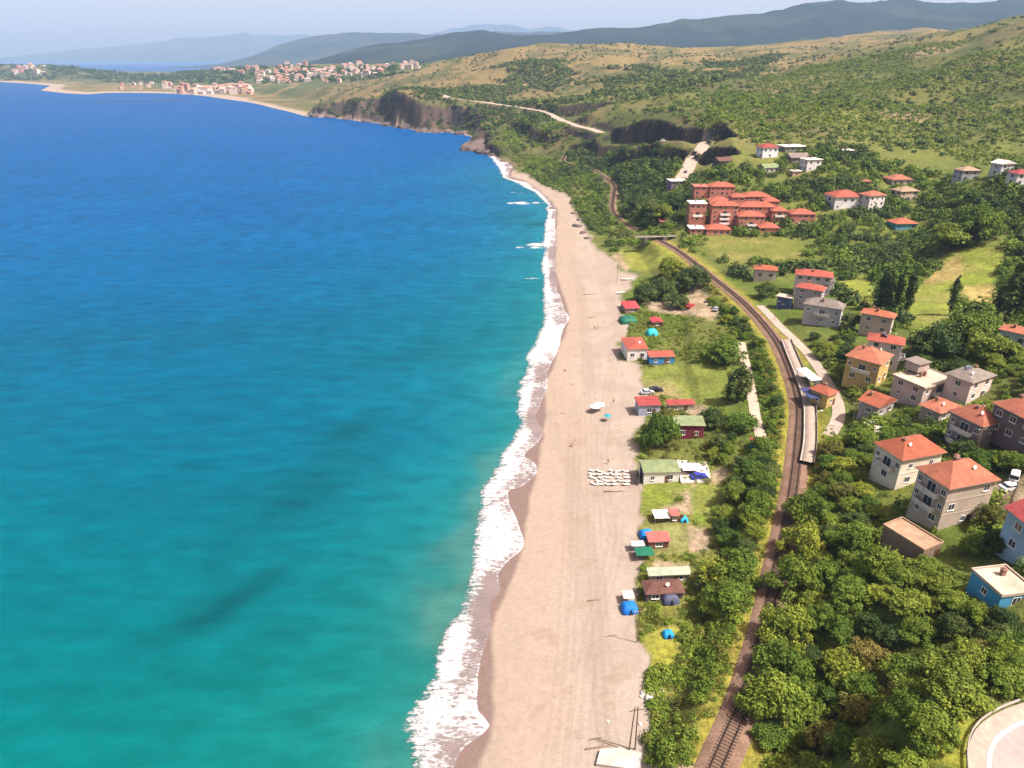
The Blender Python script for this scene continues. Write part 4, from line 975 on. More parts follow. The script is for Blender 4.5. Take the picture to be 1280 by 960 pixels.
def ok(x, y, r, gap=0.72):
    for fx, fy, fr in FOOT:
        if (x - fx) ** 2 + (y - fy) ** 2 < (fr * .82 + r * .55) ** 2: return False
    for tx, ty, tr in PLACED:
        if (x - tx) ** 2 + (y - ty) ** 2 < ((r + tr) * gap) ** 2: return False
    return True
_CLR = [(TRACK, 3.4), (STREET, 3.0), (LANE, 1.6), (ROAD_UP, 5.0), (HAIR_MID, 6.2), (TRACK2, 3.0), (ROAD_COAST, 6.0), (PL, 5.0)]
def clear(x, y, r):
    xs, ys = np.array([x]), np.array([y])
    return all(seg_dist(xs, ys, L_[::3] if len(L_) > 30 else L_)[0][0] > w + r * .55 for L_, w in _CLR)
def T(px, py, r, kind, label, h=1.0, group=None):
    r *= 1.3; g = hit(px, py); PLACED.append((g[0], g[1], r * .8)); return tree(g[0], g[1], r, kind, label, h, group=group)
def scatter(px, n, r0, r1, tries=30, gap=.72, seed=0, test=True):
    P = region(px); g = np.random.default_rng(seed); lo, hi = P.min(0), P.max(0); out = []
    for _ in range(n * tries):
        if len(out) >= n: break
        x, y = lo + (hi - lo) * g.random(2)
        if not inside(np.array([x]), np.array([y]), P)[0]: continue
        r = r0 + (r1 - r0) * g.random() ** 1.5
        if not ok(x, y, r, gap) or (test and not clear(x, y, r)): continue
        PLACED.append((x, y, r)); out.append((x, y, r))
    return out
# trees one can point at
T(905, 452, 6.2, 'mid', 'big round tree between the lawn and the pale lane', .95)
T(838, 347, 6.5, 'mid', 'green tree at the tip of the grassy patch above the beach car park', 1.1)
T(866, 362, 7.0, 'dark', 'tall dark tree between the beach car park and the railway', 1.3)
T(826, 372, 6.5, 'dark', 'dark spreading tree left of the beach car park', 1.0)
T(806, 376, 5.5, 'dark', 'dark tree on the sand edge behind the crimson awning', 1.1)
T(846, 384, 4.8, 'dark', 'low dark tree on the near side of the beach car park', .9)
T(823, 556, 4.8, 'mid', 'leafy tree shading the sand beside the maroon beach hut', 1.35)
T(836, 536, 3.6, 'dry', 'olive tinted tree behind the leafy tree at the maroon hut', 1.3)
for px, py, hh, lab in ((912, 506, 11, 'left dark cypress-like tree in the clump beside the lane'), (922, 503, 13, 'tallest dark cypress-like tree in the clump beside the lane'), (931, 500, 10, 'right dark cypress-like tree in the clump beside the lane')):
    g = hit(px, py); PLACED.append((g[0], g[1], 2.2)); poplar(g[0], g[1], hh, lab, 1.5)
T(889, 530, 4.0, 'dark', 'round dark tree right of the maroon hut'); T(928, 536, 4.0, 'mid', 'round green tree just left of the lane bend')
for px, py, hh, w, lab in ((1098, 387, 17, .9, 'leftmost poplar of the row in the meadow'), (1106, 388, 17, .9, 'second poplar from the left in the meadow row'), (1118, 389, 16, .8, 'third poplar from the left in the meadow row'), (1133, 391, 17, 1.0, 'rightmost poplar of the row in the meadow'),
                           (1186, 394, 15, .8, 'single slim poplar right of the poplar row'), (1256, 402, 20, 1.3, 'dark tall poplar at the right edge behind the light blue house'), (1268, 400, 23, 1.2, 'tallest dark poplar at the right edge of the photo'), (1246, 398, 14, 1.3, 'shorter dark poplar left of the tall ones at the right edge')):
    g = hit(px, py); PLACED.append((g[0], g[1], 2.0)); poplar(g[0], g[1], hh, lab, w)
T(1172, 448, 8.0, 'dark', 'huge dark round tree in the middle of the village', 1.05); T(1212, 436, 8.0, 'mid', 'huge green round tree right of the dark one in the village', 1.1)
T(1238, 452, 6.0, 'mid', 'round tree on the right of the two huge village trees'); T(1150, 440, 4.5, 'dark', 'small dark tree left of the huge village trees')
T(1182, 316, 9.0, 'mid', 'big round tree at the top of the bright green field', 1.0); T(1216, 302, 8.5, 'light', 'tall yellow-green tree above the bright green field', 1.5); T(1200, 300, 7, 'dark', 'dark tree between the two big trees above the green field', 1.2)
T(829, 278, 5.6, 'light', 'bright yellow-green tree at the left foot of the terracotta complex', 1.5)
T(810, 270, 7.5, 'dark', 'big dark tree on the bluff left of the yellow-green tree', 1.2); T(797, 262, 7.0, 'dark', 'dark tree at the edge of the bluff above the railway bend', 1.2); T(846, 262, 5.5, 'dark', 'dark tree against the left side of the terracotta complex', 1.2)
T(906, 732, 4.8, 'light', 'broad light green tree west of the railway near the brown hut', .95); T(924, 722, 4.2, 'mid', 'green tree touching the broad light green tree by the railway'); T(893, 742, 3.4, 'dark', 'dark tree behind the brown roofed hut', .9)
T(890, 768, 3.2, 'mid', 'rounded tree below the broad light green tree'); T(914, 757, 3.4, 'mid', 'rounded tree next to the railway verge below the broad tree')
T(1060, 455, 4.2, 'dark', 'dark tree at the corner of the yellow house', 1.0); T(1030, 445, 3.6, 'mid', 'tree right of the village street above the yellow house'); T(1052, 474, 3.6, 'mid', 'round tree against the left wall of the yellow house')
T(1064, 412, 4.0, 'dark', 'dark tree at the right corner of the dark-roofed grey house'); T(958, 372, 4.4, 'dark', 'dark tree in front of the small lone orange-roofed house', 1.1)
T(1238, 655, 2.6, 'dry', 'small olive tree at the front corner of the grey three-storey house', 1.2); T(1225, 690, 3.0, 'mid', 'leafy tree between the grey house and the blue shed'); T(1245, 690, 2.6, 'dark', 'dark tree above the blue shed')
T(1270, 590, 2.6, 'mid', 'tree beside the parked white cars'); T(1225, 585, 3.2, 'mid', 'tree under the front wall of the dark grey house'); T(1205, 570, 3.0, 'dark', 'dark tree at the left foot of the dark grey house'); T(1255, 585, 2.8, 'mid', 'tree right of the dark grey house and left of the parked cars')
T(1140, 555, 3.2, 'mid', 'tree between the small gable house and the cream house'); T(1110, 548, 2.8, 'light', 'light green tree above the cream house')
for i_, (px, py, r) in enumerate([(1003, 655, 3.8), (1000, 700, 3.9), (990, 745, 3.8), (978, 800, 3.6), (972, 850, 4.2), (962, 890, 4.0)]):
    T(px, py, r, ('mid', 'light')[i_ % 2], 'tall leafy tree leaning over the east side of the railway', 1.5, 'trees overhanging the railway')
# woods: trees nothing tells apart share a label
def wood(px, n, r0, r1, kinds, label, group, seed, h=(.85, 1.25), gap=.56):
    for i, (x, y, r) in enumerate(scatter(px, n, r0, r1, 40, gap, seed)):
        tree(x, y, r, kinds[int(rng.integers(len(kinds)))], label, rng.uniform(*h), group=group)
MIXK = ['mid'] * 6 + ['dark'] * 2 + ['light'] * 5 + ['dry']
wood([(905,1030),(930,960),(948,880),(968,810),(986,745),(1010,700),(1055,690),(1085,690),(1180,722),(1210,760),(1285,790),(1300,850),(1240,880),(1200,900),(1160,975),(1100,1030)], 125, 2.9, 5.0, MIXK, 'leafy tree in the dense wood between the railway and the hairpin road', 'trees of the wood by the hairpin', 1)
wood([(1000,690),(992,640),(1010,590),(1040,560),(1075,545),(1085,560),(1084,610),(1095,650),(1080,690),(1040,700)], 34, 2.8, 4.6, MIXK, 'leafy tree in the wood between the railway and the cream house', 'trees of the wood below the cream house', 2)
wood([(905,690),(898,660),(912,625),(925,585),(945,565),(972,572),(980,600),(965,650),(950,700)], 28, 2.8, 4.4, ['mid','mid','dark','light'], 'tree in the thick belt along the west side of the railway', 'trees of the belt west of the railway', 3)
wood([(880,372),(905,378),(935,405),(955,440),(970,480),(975,530),(958,545),(952,500),(940,450),(915,415)], 22, 1.5, 2.6, ['mid','mid','light','dark'], 'low tree on the slope between the lane and the railway', 'low trees between the lane and the railway', 4)
wood([(1000,430),(1040,418),(1078,428),(1056,450),(1050,490),(1034,470)], 10, 2.0, 3.4, ['mid','dark'], 'garden tree near the yellow house', 'garden trees near the yellow house', 5)
wood([(1140,440),(1250,430),(1290,470),(1290,500),(1250,470),(1190,470),(1140,462)], 14, 2.5, 4.5, ['mid','dark','light'], 'tree around the two huge village trees', 'trees around the huge village trees', 6)
wood([(1120,525),(1150,530),(1180,540),(1176,565),(1140,545)], 7, 1.8, 2.8, ['mid','dark'], 'garden tree behind the cream house', 'garden trees behind the cream house', 7)
wood([(880,560),(930,545),(925,575),(900,580)], 5, 2.0, 3.2, ['mid','dark'], 'tree between the maroon hut and the railway belt', 'trees right of the maroon hut', 8)
# ------------------------------------------------------------------ countless scrub and ground cover
def cover(name, label, spots, per, size, mat, seed, flat=.8):
    g = np.random.default_rng(seed); P = np.array([(x, y, r) for x, y, r in spots])
    if len(P) == 0: return
    n = len(P); z = ground(P[:, 0], P[:, 1])
    d = g.normal(size=(n, per, 3)); d[..., 2] = np.abs(d[..., 2]) - 0.15; d /= np.linalg.norm(d, axis=2)[..., None]
    lump = 0.80 + 0.30 * np.sin(d[..., 0] * 4 + P[:, None, 0]) * np.cos(d[..., 1] * 4 + P[:, None, 1])
    rr = P[:, None, 2] * lump * (0.62 + 0.45 * g.random((n, per)))
    hsc = (0.65 + 0.6 * g.random(n))[:, None]
    p = d * rr[..., None]; p[..., 2] *= flat * hsc; p[..., 0] += P[:, None, 0]; p[..., 1] += P[:, None, 1]; p[..., 2] += (z + P[:, 2] * .28)[:, None]
    nn = d + g.normal(size=d.shape) * .5 + (0, 0, .3); nn /= np.linalg.norm(nn, axis=2)[..., None]
    a = np.cross(nn, g.normal(size=d.shape)); a /= np.linalg.norm(a, axis=2)[..., None]; b = np.cross(nn, a)
    s = (size * (P[:, None, 2]) * (.6 + .8 * g.random((n, per))))[..., None]
    V = np.stack([p - a * s, p - b * s * .66, p + a * s, p + b * s * .66], 2).reshape(-1, 3)
    T_ = np.clip(.5 + (g.random(n) - .5)[:, None] * .9 + (g.random((n, per)) - .5) * .5, 0, 1)
    me = np_mesh(name, V, np.arange(len(V)).reshape(-1, 4), mat, {'tone': np.repeat(T_.reshape(-1), 4)}, smooth=False)
    return tag(link(name, me), label, kind='stuff')
FP = np.array([(a, b, c) for a, b, c in FOOT])
def spots(px, n, r0, r1, seed, dens=None, keep_off=True, power=1.6, veg=.6):
    P = region(px); g = np.random.default_rng(seed); lo, hi = P.min(0), P.max(0)
    x, y = (lo[:, None] + (hi - lo)[:, None] * g.random((2, n * 3)))
    m = inside(x, y, P); x, y = x[m], y[m]
    r = r0 + (r1 - r0) * g.random(len(x)) ** power
    m = np.ones(len(x), bool)
    if dens is not None: m &= g.random(len(x)) < dens(x, y)
    if keep_off:
        for L_, w in _CLR: m &= seg_dist(x, y, L_[::3] if len(L_) > 30 else L_)[0] > w * .8 + r * .7
        m &= (((x[:, None] - FP[:, 0]) ** 2 + (y[:, None] - FP[:, 1]) ** 2) > (FP[:, 2] * .8 + r[:, None] * .6) ** 2).all(1)
    m &= (_grid(S, x, y) > 6) & (_grid(VEG, x, y) > veg) & (_grid(FIELD, x, y) < .4)
    return np.stack([x[m], y[m], r[m]], 1)[:n]
pch = lambda w, a, b, s: (lambda x, y: sstep(a, b, fbm(x, y, w, 4, s)))
WEST = [(905,1010),(838,985),(812,955),(808,925),(820,900),(803,862),(800,800),(796,720),(800,640),(800,575),(800,455),(780,405),(800,350),(850,330),(885,350),(930,395),(965,450),(985,520),(985,600),(965,690),(945,770),(915,870),(895,955)]
EAST = [(900,1040),(960,800),(1000,640),(1020,545),(1080,500),(1100,440),(1290,400),(1310,500),(1320,800),(1250,880),(1190,905),(1150,1040)]
sp = np.vstack([spots([(860,1000),(838,960),(830,900),(860,820),(900,760),(930,740),(925,800),(900,900),(885,960)], 260, .5, 1.5, 1, pch(9, .40, .55, 2)), spots(WEST, 2600, .35, 1.35, 2, pch(12, .36, .54, 5)),
                spots([(808,955),(806,925),(818,900),(800,862),(797,830),(802,790),(812,790),(825,860),(835,910),(850,1000)], 260, .4, 1.3, 12, veg=.3), spots([(796,980),(792,900),(786,840),(784,780),(780,740),(784,690),(786,640),(788,560),(786,480),(806,480),(812,560),(812,640),(808,700),(812,760),(818,840),(830,920),(840,980)], 420, .15, .7, 14, pch(6, .46, .6, 3), veg=.02), spots([(800,790),(870,760),(935,740),(930,770),(905,830),(830,860),(805,840)], 200, .5, 1.6, 13)])
cover('undergrowth', 'weeds and low bushes on the strip behind the beach', sp, 90, .15, L_LIGHT, 3)
cover('undergrowth', 'olive weeds on the strip behind the beach', np.vstack([spots(WEST, 1200, .4, 1.5, 5, pch(10, .42, .56, 7))]), 90, .15, L_DRY, 4)
cover('undergrowth', 'brambles and low bushes on the slope east of the railway', np.vstack([spots(EAST, 2600, .5, 1.7, 7, pch(14, .34, .52, 1))]), 80, .16, L_MID, 6)
cover('undergrowth', 'dark bushes along the railway embankment', spots([(885,368),(930,402),(962,450),(978,520),(975,570),(955,555),(948,490),(925,430),(890,390)], 420, .5, 1.5, 8), 80, .16, L_MID, 9)
cover('woodland', 'woods on the hills round the far bay', spots([(-60,98),(-60,84),(20,82),(100,86),(200,94),(260,88),(330,84),(400,84),(480,84),(520,92),(420,104),(330,104),(250,106),(150,104),(60,100)], 3800, 5, 15, 51, pch(160, .28, .44, 2)), 26, .30, L_DARK, 52, .6)
cover('woodland', 'garden bushes between the village houses', spots([(1030,430),(1080,410),(1140,390),(1290,400),(1310,620),(1250,700),(1180,680),(1100,640),(1080,560),(1050,500)], 520, .9, 2.6, 61, pch(16, .36, .52, 3)), 110, .16, L_MID, 62, 1.0)
cover('woodland', 'trees on the slope beyond the village', np.vstack([spots([(1300,330),(1480,300),(1500,600),(1480,900),(1330,880),(1320,720),(1370,600),(1330,450)], 700, 1.4, 4.2, 65, pch(26, .34, .52, 2)), spots([(1300,240),(1450,200),(1480,300),(1300,330)], 500, 1.4, 4.5, 66, pch(40, .36, .54, 3))]), 110, .17, L_MID, 67, 1.0)
cover('undergrowth', 'low bushes on the slope beyond the village', spots([(1295,330),(1480,300),(1500,600),(1480,1000),(1330,1000),(1320,720),(1350,600),(1320,450)], 2200, .5, 1.6, 68, pch(14, .34, .52, 1)), 60, .18, L_LIGHT, 69)
# upper village and valley woods
VILL = [(760,320),(745,240),(700,200),(760,190),(860,190),(880,215),(960,215),(1000,185),(1100,190),(1290,215),(1310,330),(1300,420),(1150,440),(1080,390),(1000,345),(930,350),(870,322),(830,310)]
cover('woodland', 'dark bushy trees in the upper village and valley', spots(VILL, 900, 2.2, 5.8, 21, pch(40, .42, .56, 2)), 150, .15, L_DARK, 22, 1.0)
cover('woodland', 'green bushy trees in the upper village and valley', spots(VILL, 1500, 1.6, 5.0, 23, pch(34, .40, .56, 6)), 130, .15, L_MID, 24, 1.0)
cover('woodland', 'pale bushes in the upper village and valley', spots(VILL, 700, 1.0, 2.8, 25, pch(30, .42, .58, 3)), 90, .17, L_LIGHT, 26, .9)
BLUFF = [(700,225),(705,190),(760,185),(840,180),(850,215),(838,240),(858,260),(860,285),(800,288),(790,250),(770,215),(745,205)]
cover('woodland', 'dark trees on the bluff above the railway', spots(BLUFF, 420, 2.2, 5.5, 27), 170, .15, L_DARK, 28, 1.15)
cover('woodland', 'dark trees in a row behind the houses', np.vstack([spots([(870,235),(940,225),(1050,225),(1100,240),(1290,240),(1290,300),(1150,262),(1100,285),(1020,262),(980,225)], 380, 2, 4.5, 29), spots([(1010,285),(1120,290),(1170,320),(1150,350),(1060,320)], 140, 1.6, 4.0, 30), spots([(880,300),(960,292),(1010,282),(1010,310),(950,322),(890,312)], 110, 1.2, 3, 35)]), 140, .15, L_DARK, 31, 1.05)
HILL = [(690,205),(640,195),(600,170),(520,160),(400,142),(390,110),(480,86),(600,66),(760,54),(880,60),(1000,58),(1150,42),(1310,15),(1440,20),(1440,240),(1310,215),(1180,195),(1060,180),(960,190),(880,165),(760,178)]
hd = lambda x, y: sstep(.36, .52, fbm(x, y, 60, 5, 3)) * (0.42 + .58 * sstep(1000, 760, y)) + .05
cover('scrub', 'dark scrub scattered over the hills', spots(HILL, 15000, 1.0, 4.0, 41, hd), 28, .30, L_DARK, 42, .75)
cover('scrub', 'green scrub scattered over the hills', spots([(880,160),(900,110),(1000,85),(1150,55),(1310,25),(1310,215),(1180,190),(1060,175),(960,185)], 17000, .8, 2.4, 43, pch(70, .26, .50, 1)), 22, .30, L_MID, 44, .75)
cover('scrub', 'loose scrub on the slopes above the coast road', spots([(640,150),(700,110),(800,85),(960,75),(1010,120),(960,190),(880,165),(760,178),(690,195)], 5000, 1.0, 3.6, 53, pch(55, .40, .60, 6)), 28, .30, L_MID, 54, .75)
cover('woodland', 'dense bushes on the low bank behind the far end of the beach', spots([(652,213),(690,200),(745,222),(768,258),(792,288),(800,305),(768,303),(738,288),(716,258),(690,238)], 700, 1.0, 3.4, 55, pch(26, .30, .48, 2)), 90, .17, L_MID, 56, .9)
cover('woodland', 'dark bushes on the low bank behind the far end of the beach', spots([(652,213),(690,200),(745,222),(768,258),(792,288),(800,305),(768,303),(738,288),(716,258),(690,238)], 260, 1.5, 4.0, 57, pch(26, .40, .55, 4)), 110, .16, L_DARK, 58, 1.0)
cover('scrub', 'thickets in the hollows of the far hills', spots([(470,130),(520,100),(600,85),(700,75),(830,75),(980,68),(900,120),(820,130),(740,120),(690,140),(600,150)], 6500, 2.5, 7, 45, pch(110, .44, .56, 5)), 30, .30, L_DARK, 46, .7)
cover('scrub', 'dark thickets on top of the headland', spots([(392,140),(440,125),(500,112),(560,112),(640,126),(700,140),(690,175),(640,185),(600,160),(540,150),(450,142)], 3000, 1.6, 5.0, 59, pch(60, .40, .56, 1)), 30, .30, L_DARK, 60, .8)
cover('scrub', 'bushes on the knoll behind the far end of the beach', spots([(612,190),(640,150),(700,150),(730,200),(690,215),(655,213),(632,200)], 900, 1.0, 3.2, 63, pch(30, .36, .52, 2)), 60, .2, L_MID, 64, .8)
cover('scrub', 'bushes hanging on the headland cliffs', spots([(690,200),(640,190),(596,172),(530,160),(440,147),(395,140),(400,125),(480,130),(560,118),(690,148)], 2200, 1.5, 4.5, 47, pch(40, .42, .58, 4)), 34, .28, L_DARK, 48, .8)
# ================================================================== HUTS AND TENTS BY THE BEACH
def ppm_at(g): return FPX / (g[1] * CP + (CAM_Z - g[2]) * SP)
def hut(label, x0, x1, yt, ye, yb, roof='shed', tiles=TILE_RED, wall=(.5, .5, .5), rz=.06, faces=('front',), name='beach_hut', cat='beach hut', rise=None, **kw):
    g = hit((x0 + x1) / 2, yb); k = ppm_at(g); dep = math.atan2(CAM_Z - g[2], g[1])
    W = (x1 - x0) / k; he = max(1.9, (yb - ye) / k / math.cos(dep)); rise = .5 if rise is None else rise
    D = max(2.2, (ye - yt) / k / math.sin(dep) - rise * .6)
    return house(label, W, D, min(he, 4.2), (g[0] - W / 2, g[1], g[2]), rz, roof=roof, tiles=tiles, wall=wall, n=1, near=True, rise=rise, over=.3, name=name, cat=cat, chim=0, faces=faces, base=1.0, **kw)
hut('white beach hut with a red hipped roof on the sand edge', 783, 810, 419, 436, 451, 'hip', TILE_RED, (.74, .70, .66), rise=1.1)
hut('bright blue hut with a long red roof beside the white beach hut', 811, 844, 440, 447, 456, 'shed', TILE_RED, (.05, .22, .50))
hut('crimson awning hut on the sand left of the dark trees', 781, 800, 376, 386, 392, 'hip', plain('crimson_cloth', (.48, .05, .06), .8), (.30, .22, .20), rise=.8)
hut('tiny red-roofed hut in the reeds behind the green tent', 815, 829, 398, 404, 409, 'gable', plain('crimson_cloth', (.48, .05, .06), .8), (.30, .16, .14), rise=.6)
hut('beach cafe with a red roof and pale blue-grey side facing the sand', 797, 826, 497, 508, 520, 'shed', TILE_DK, (.34, .38, .50), rise=.5)
hut('long narrow shed with a dark red roof behind the beach cafe', 834, 869, 501, 507, 515, 'shed', TILE_DK, (.33, .34, .25), rise=.4)
hut('maroon hut with a flat green roof right of the leafy tree', 842, 880, 517, 529, 549, 'shed', R_GREEN, (.17, .03, .05), rise=.5, rz=-.03)
hut('long low white hut with a green roof beside the sun loungers', 803, 850, 574, 592, 605, 'gable', R_GREEN, (.76, .74, .72), rise=.7, rz=.04)
hut('small shed with a flat red roof beside the blue tent', 810, 838, 668, 680, 687, 'shed', plain('red_sheet', (.46, .11, .10), .7), (.26, .12, .10), rise=.3, name='shed', cat='shed')
hut('long shed with a grey-green roof behind the brown hut', 810, 864, 714, 723, 730, 'shed', plain('grey_green_sheet', (.29, .34, .25), .8), (.30, .28, .24), rise=.3, name='shed', cat='shed')
hut('brown hut with a hipped roof in the weeds west of the broad light green tree', 806, 856, 724, 744, 753, 'hip', TILE_BRN, (.13, .10, .11), rise=1.2)
hut('little kiosk with a red roof and teal wall at the lane end', 939, 957, 546, 553, 561, 'hip', TILE_RED, (.05, .22, .22), rise=.7, name='kiosk', cat='kiosk')
hut('small red hut between the white canopy and the turquoise tent', 838, 849, 639, 647, 654, 'shed', plain('red_sheet', (.46, .11, .10), .7), (.16, .04, .05), rise=.3)
def canopy(label, x0, x1, yt, ye, yb, col, rz=.05, name='canopy', cat='canopy', sag=.25):
    g = hit((x0 + x1) / 2, yb); k = ppm_at(g); dep = math.atan2(CAM_Z - g[2], g[1])
    W = (x1 - x0) / k; h = min(3, max(1.6, (yb - ye) / k / math.cos(dep))); D = max(1.8, (ye - yt) / k / math.sin(dep))
    r = empty(name, tuple(g), rz); tag(r, label, cat)
    for sx in (-1, 1):
        for sy in (0, 1): MB().bar((sx * W * .46, sy * D * .96, -.1), (sx * W * .46, sy * D * .96, h), .05).build('pole', M_METAL, r)
    m = MB(); n = 6; vs = [(W * (i / n - .5), D * j / n, h + sag * math.sin(i / n * math.pi) * math.sin(j / n * math.pi) + .05 * math.sin(i * 2.1 + j)) for j in range(n + 1) for i in range(n + 1)]
    m.add(vs + [(a, b, c - .05) for a, b, c in vs], [(j * (n + 1) + i, j * (n + 1) + i + 1, (j + 1) * (n + 1) + i + 1, (j + 1) * (n + 1) + i) for j in range(n) for i in range(n)] + [tuple((n + 1) ** 2 + q for q in (j * (n + 1) + i, (j + 1) * (n + 1) + i, (j + 1) * (n + 1) + i + 1, j * (n + 1) + i + 1)) for j in range(n) for i in range(n)])
    m.build('sheet', plain('sheet_%d' % int(col[0] * 100 + col[2] * 999), col, .7, var=.12), r, smooth=True)
canopy('cream canopy on poles at the edge of the vegetable plot', 818, 838, 638, 649, 655, (.74, .68, .56))
canopy('dark green canopy on the sand below the red-roofed shed', 795, 818, 685, 696, 702, (.01, .12, .07))
canopy('pale pink canopy between the blue tent and the green canopy', 789, 806, 677, 684, 690, (.58, .42, .42))
canopy('pink canopy just above the blue dome tent on the sand', 779, 793, 739, 749, 756, (.72, .47, .42))
canopy('white terrace awning at the right end of the long white hut', 853, 878, 579, 588, 596, (.76, .70, .68))
def tent(label, x0, x1, yt, yb, col, name='tent'):
    g = hit((x0 + x1) / 2, yb - (yb - yt) * .25); k = ppm_at(g); W = (x1 - x0) / k
    r = empty(name, tuple(g), .1); tag(r, label, 'tent')
    mt = plain('tent_%d' % int(col[0] * 100 + col[2] * 999), col, .6, var=.15)
    m = MB(); n, q = 16, 6; rr = W / 2; hh = min(2.3, W * .5)
    vs = []
    for j in range(q + 1):
        a = j / q * math.pi / 2
        for i in range(n):
            b = i / n * 2 * math.pi; c = (abs(math.cos(b)) ** 9 + abs(math.sin(b)) ** 9) ** -.111
            vs.append((rr * c * math.cos(b) * math.cos(a) ** .7, rr * .9 * c * math.sin(b) * math.cos(a) ** .7, hh * math.sin(a) + .06 * math.sin(3 * b + j)))
    m.add(vs, [(j * n + i, j * n + (i + 1) % n, (j + 1) * n + (i + 1) % n, (j + 1) * n + i) for j in range(q) for i in range(n)])
    m.build('dome', mt, r, smooth=True)
    MB().side([(-.45, 0), (.45, 0), (0, 1.25)], -rr * .96, -rr * .80).build('entrance', plain('tent_dark', (.02, .03, .06), .9), r)
tent('blue dome tent with a wide skirt alone on the sand edge', 776, 797, 748, 767, (.01, .15, .55))
tent('blue tent beside the small red-roofed shed', 799, 817, 657, 675, (.01, .20, .58))
tent('turquoise tent at the right end of the row by the vegetable plot', 849, 860, 641, 654, (.02, .36, .60))
tent('dark green beach tent in front of the crimson awning hut', 774, 796, 390, 406, (.01, .12, .07))
tent('small bright blue tent half hidden in the bushes', 828, 842, 783, 798, (.01, .25, .60))
tent('small turquoise tent in the reeds above the blue hut', 808, 822, 411, 420, (.03, .45, .50))
tent('dark blue-grey tent standing against the brown hut', 826, 848, 738, 754, (.07, .08, .14))
g = hit(798, 607); r = empty('shade_screen', tuple(g), 1.35); tag(r, 'blue shade screen on the sand at the seaward end of the long white hut', 'screen')
MB().box(0, 6.2, -.04, .04, .2, 3.4).build('cloth', plain('screen_blue', (.09, .12, .34), .8), r)
for s in (0, 3.1, 6.2): MB().bar((s, 0, -.2), (s, 0, 3.6), .06).build('post', M_METAL, r)
def slab(label, px, h, mat, name='concrete_slab', cat='slab'):
    P = [hit(*p) for p in px]; c = np.mean(P, 0); r = MB().prism([(p[0] - c[0], p[1] - c[1]) for p in P], -.6, h).build(name, mat)
    r.location = tuple(c); tag(r, label, cat)
slab('pale concrete terrace at the right end of the long white hut', [(851,605),(890,603),(888,578),(846,577)], .25, plain('terrace_floor', (.62, .55, .50), .9))
slab('broken concrete slab at the bottom edge by the double pole', [(745,958),(800,962),(803,942),(778,936),(750,940)], .35, M_CONC)
slab('grey concrete yard in front of the small gable house', [(1090,552),(1132,550),(1130,534),(1092,536)], .12, M_CONC)
# ------------------------------------------------------------------ poles
def pole(label, px, py, h, double=False, lamp=False, r=.11, name='utility_pole', cat='pole', col=(.20, .15, .11)):
    g = hit(px, py); e = empty(name, tuple(g), .2); tag(e, label, cat); mt = plain('pole_' + str(col[0]), col, .9)
    for s in ((-.5, .5) if double else (0,)): MB().bar((s, 0, -.5), (s * .5, 0, h), r, 8, r * .65).build('pole', mt, e)
    if lamp:
        MB().bar((0, 0, h - .1), (1.3, 0, h + .25), .05).build('arm', mt, e); MB().box(1.0, 1.7, -.13, .13, h + .18, h + .32).build('lamp_head', M_FRAME, e)
    else:
        MB().box(-1.1, 1.1, -.06, .06, h - .7, h - .55).build('crossarm', mt, e)
        for s in (-.9, .9): MB().bar((s, 0, h - .55), (s, 0, h - .3), .06).build('insulator', M_FRAME, e)
pole('double wooden power pole on the sand above the broken slab', 790, 938, 9.5, True, r=.14)
pole('slim pole on the sand edge just below the blue dome tent', 796, 803, 8)
pole('white street lamp on the lane beside the cypress clump', 920, 500, 7, lamp=True, r=.08, name='street_lamp', cat='street lamp', col=(.6, .6, .6))
pole('utility pole in front of the dark grey house', 1216, 576, 8.5)
pole('thin pole on the sand near the beached white boat', 771, 353, 8)
pole('utility pole beside the village street above the platform', 968, 400, 8)
pole('utility pole in the garden of the small gable house', 1064, 535, 8)
pole('lamp post on the station platform', 1016, 540, 6, lamp=True, r=.07, name='street_lamp', cat='street lamp', col=(.6, .6, .6))
# ------------------------------------------------------------------ cars
M_TYRE = plain('tyre', (.02, .02, .02), .9); M_HUB = plain('hub', (.5, .5, .52), .4, metal=.6); M_LAMP = plain('headlight', (.8, .8, .75), .2)
def car(label, px, py, rz, col, van=False):
    g = hit(px, py); r = empty('parked_car', (g[0], g[1], g[2] + .05), rz); tag(r, label, 'car')
    paint_ = plain('car_paint_%s' % (col,), col, .25, .5, var=.04)
    b = MB().side([(-2.1, .35), (2.1, .35), (2.15, .62), (2.05, .82), (1.1, .95), (-1.9, 1.0), (-2.15, .85), (-2.15, .5)], -.86, .86)
    o = b.build('body', paint_, r); bv = o.modifiers.new('bevel', 'BEVEL'); bv.width = .06; bv.segments = 2
    if van: tp = [(-2.05, .95), (1.5, .92), (.95, 1.85), (-2.0, 1.9)]
    else: tp = [(-1.85, .97), (1.05, .93), (.35, 1.42), (-1.15, 1.45)]
    MB().side([(x * .985, z - .03) for x, z in tp], -.76, .76).build('windows', M_GLASS, r)
    zt = tp[2][1]; m = MB().box(tp[3][0] - .05, tp[2][0] + .05, -.74, .74, zt - .04, zt + .05)
    for x in (tp[3][0] * .55 + tp[2][0] * .45,): m.box(x - .05, x + .05, -.775, .775, .95, zt)
    m.build('roof', paint_, r)
    for x in (-1.3, 1.3):
        for y in (-.80, .80):
            w = MB().bar((x, y - .1, .33), (x, y + .1, .33), .33, 14).build('wheel', M_TYRE, r); s = math.copysign(.11, y)
            MB().bar((x, y + s * .95, .33), (x, y + s * 1.1, .33), .19, 10).build('rim', M_HUB, w)
    for y in (-.6, .6): MB().box(2.08, 2.17, y - .18, y + .18, .62, .76).build('headlight', M_LAMP, r)
car('white car parked nearest to the crimson-roofed blue house at the right edge', 1262, 612, .25, (.78, .78, .78)); car('white van parked behind the white car at the right edge', 1267, 599, .9, (.75, .75, .76), True)
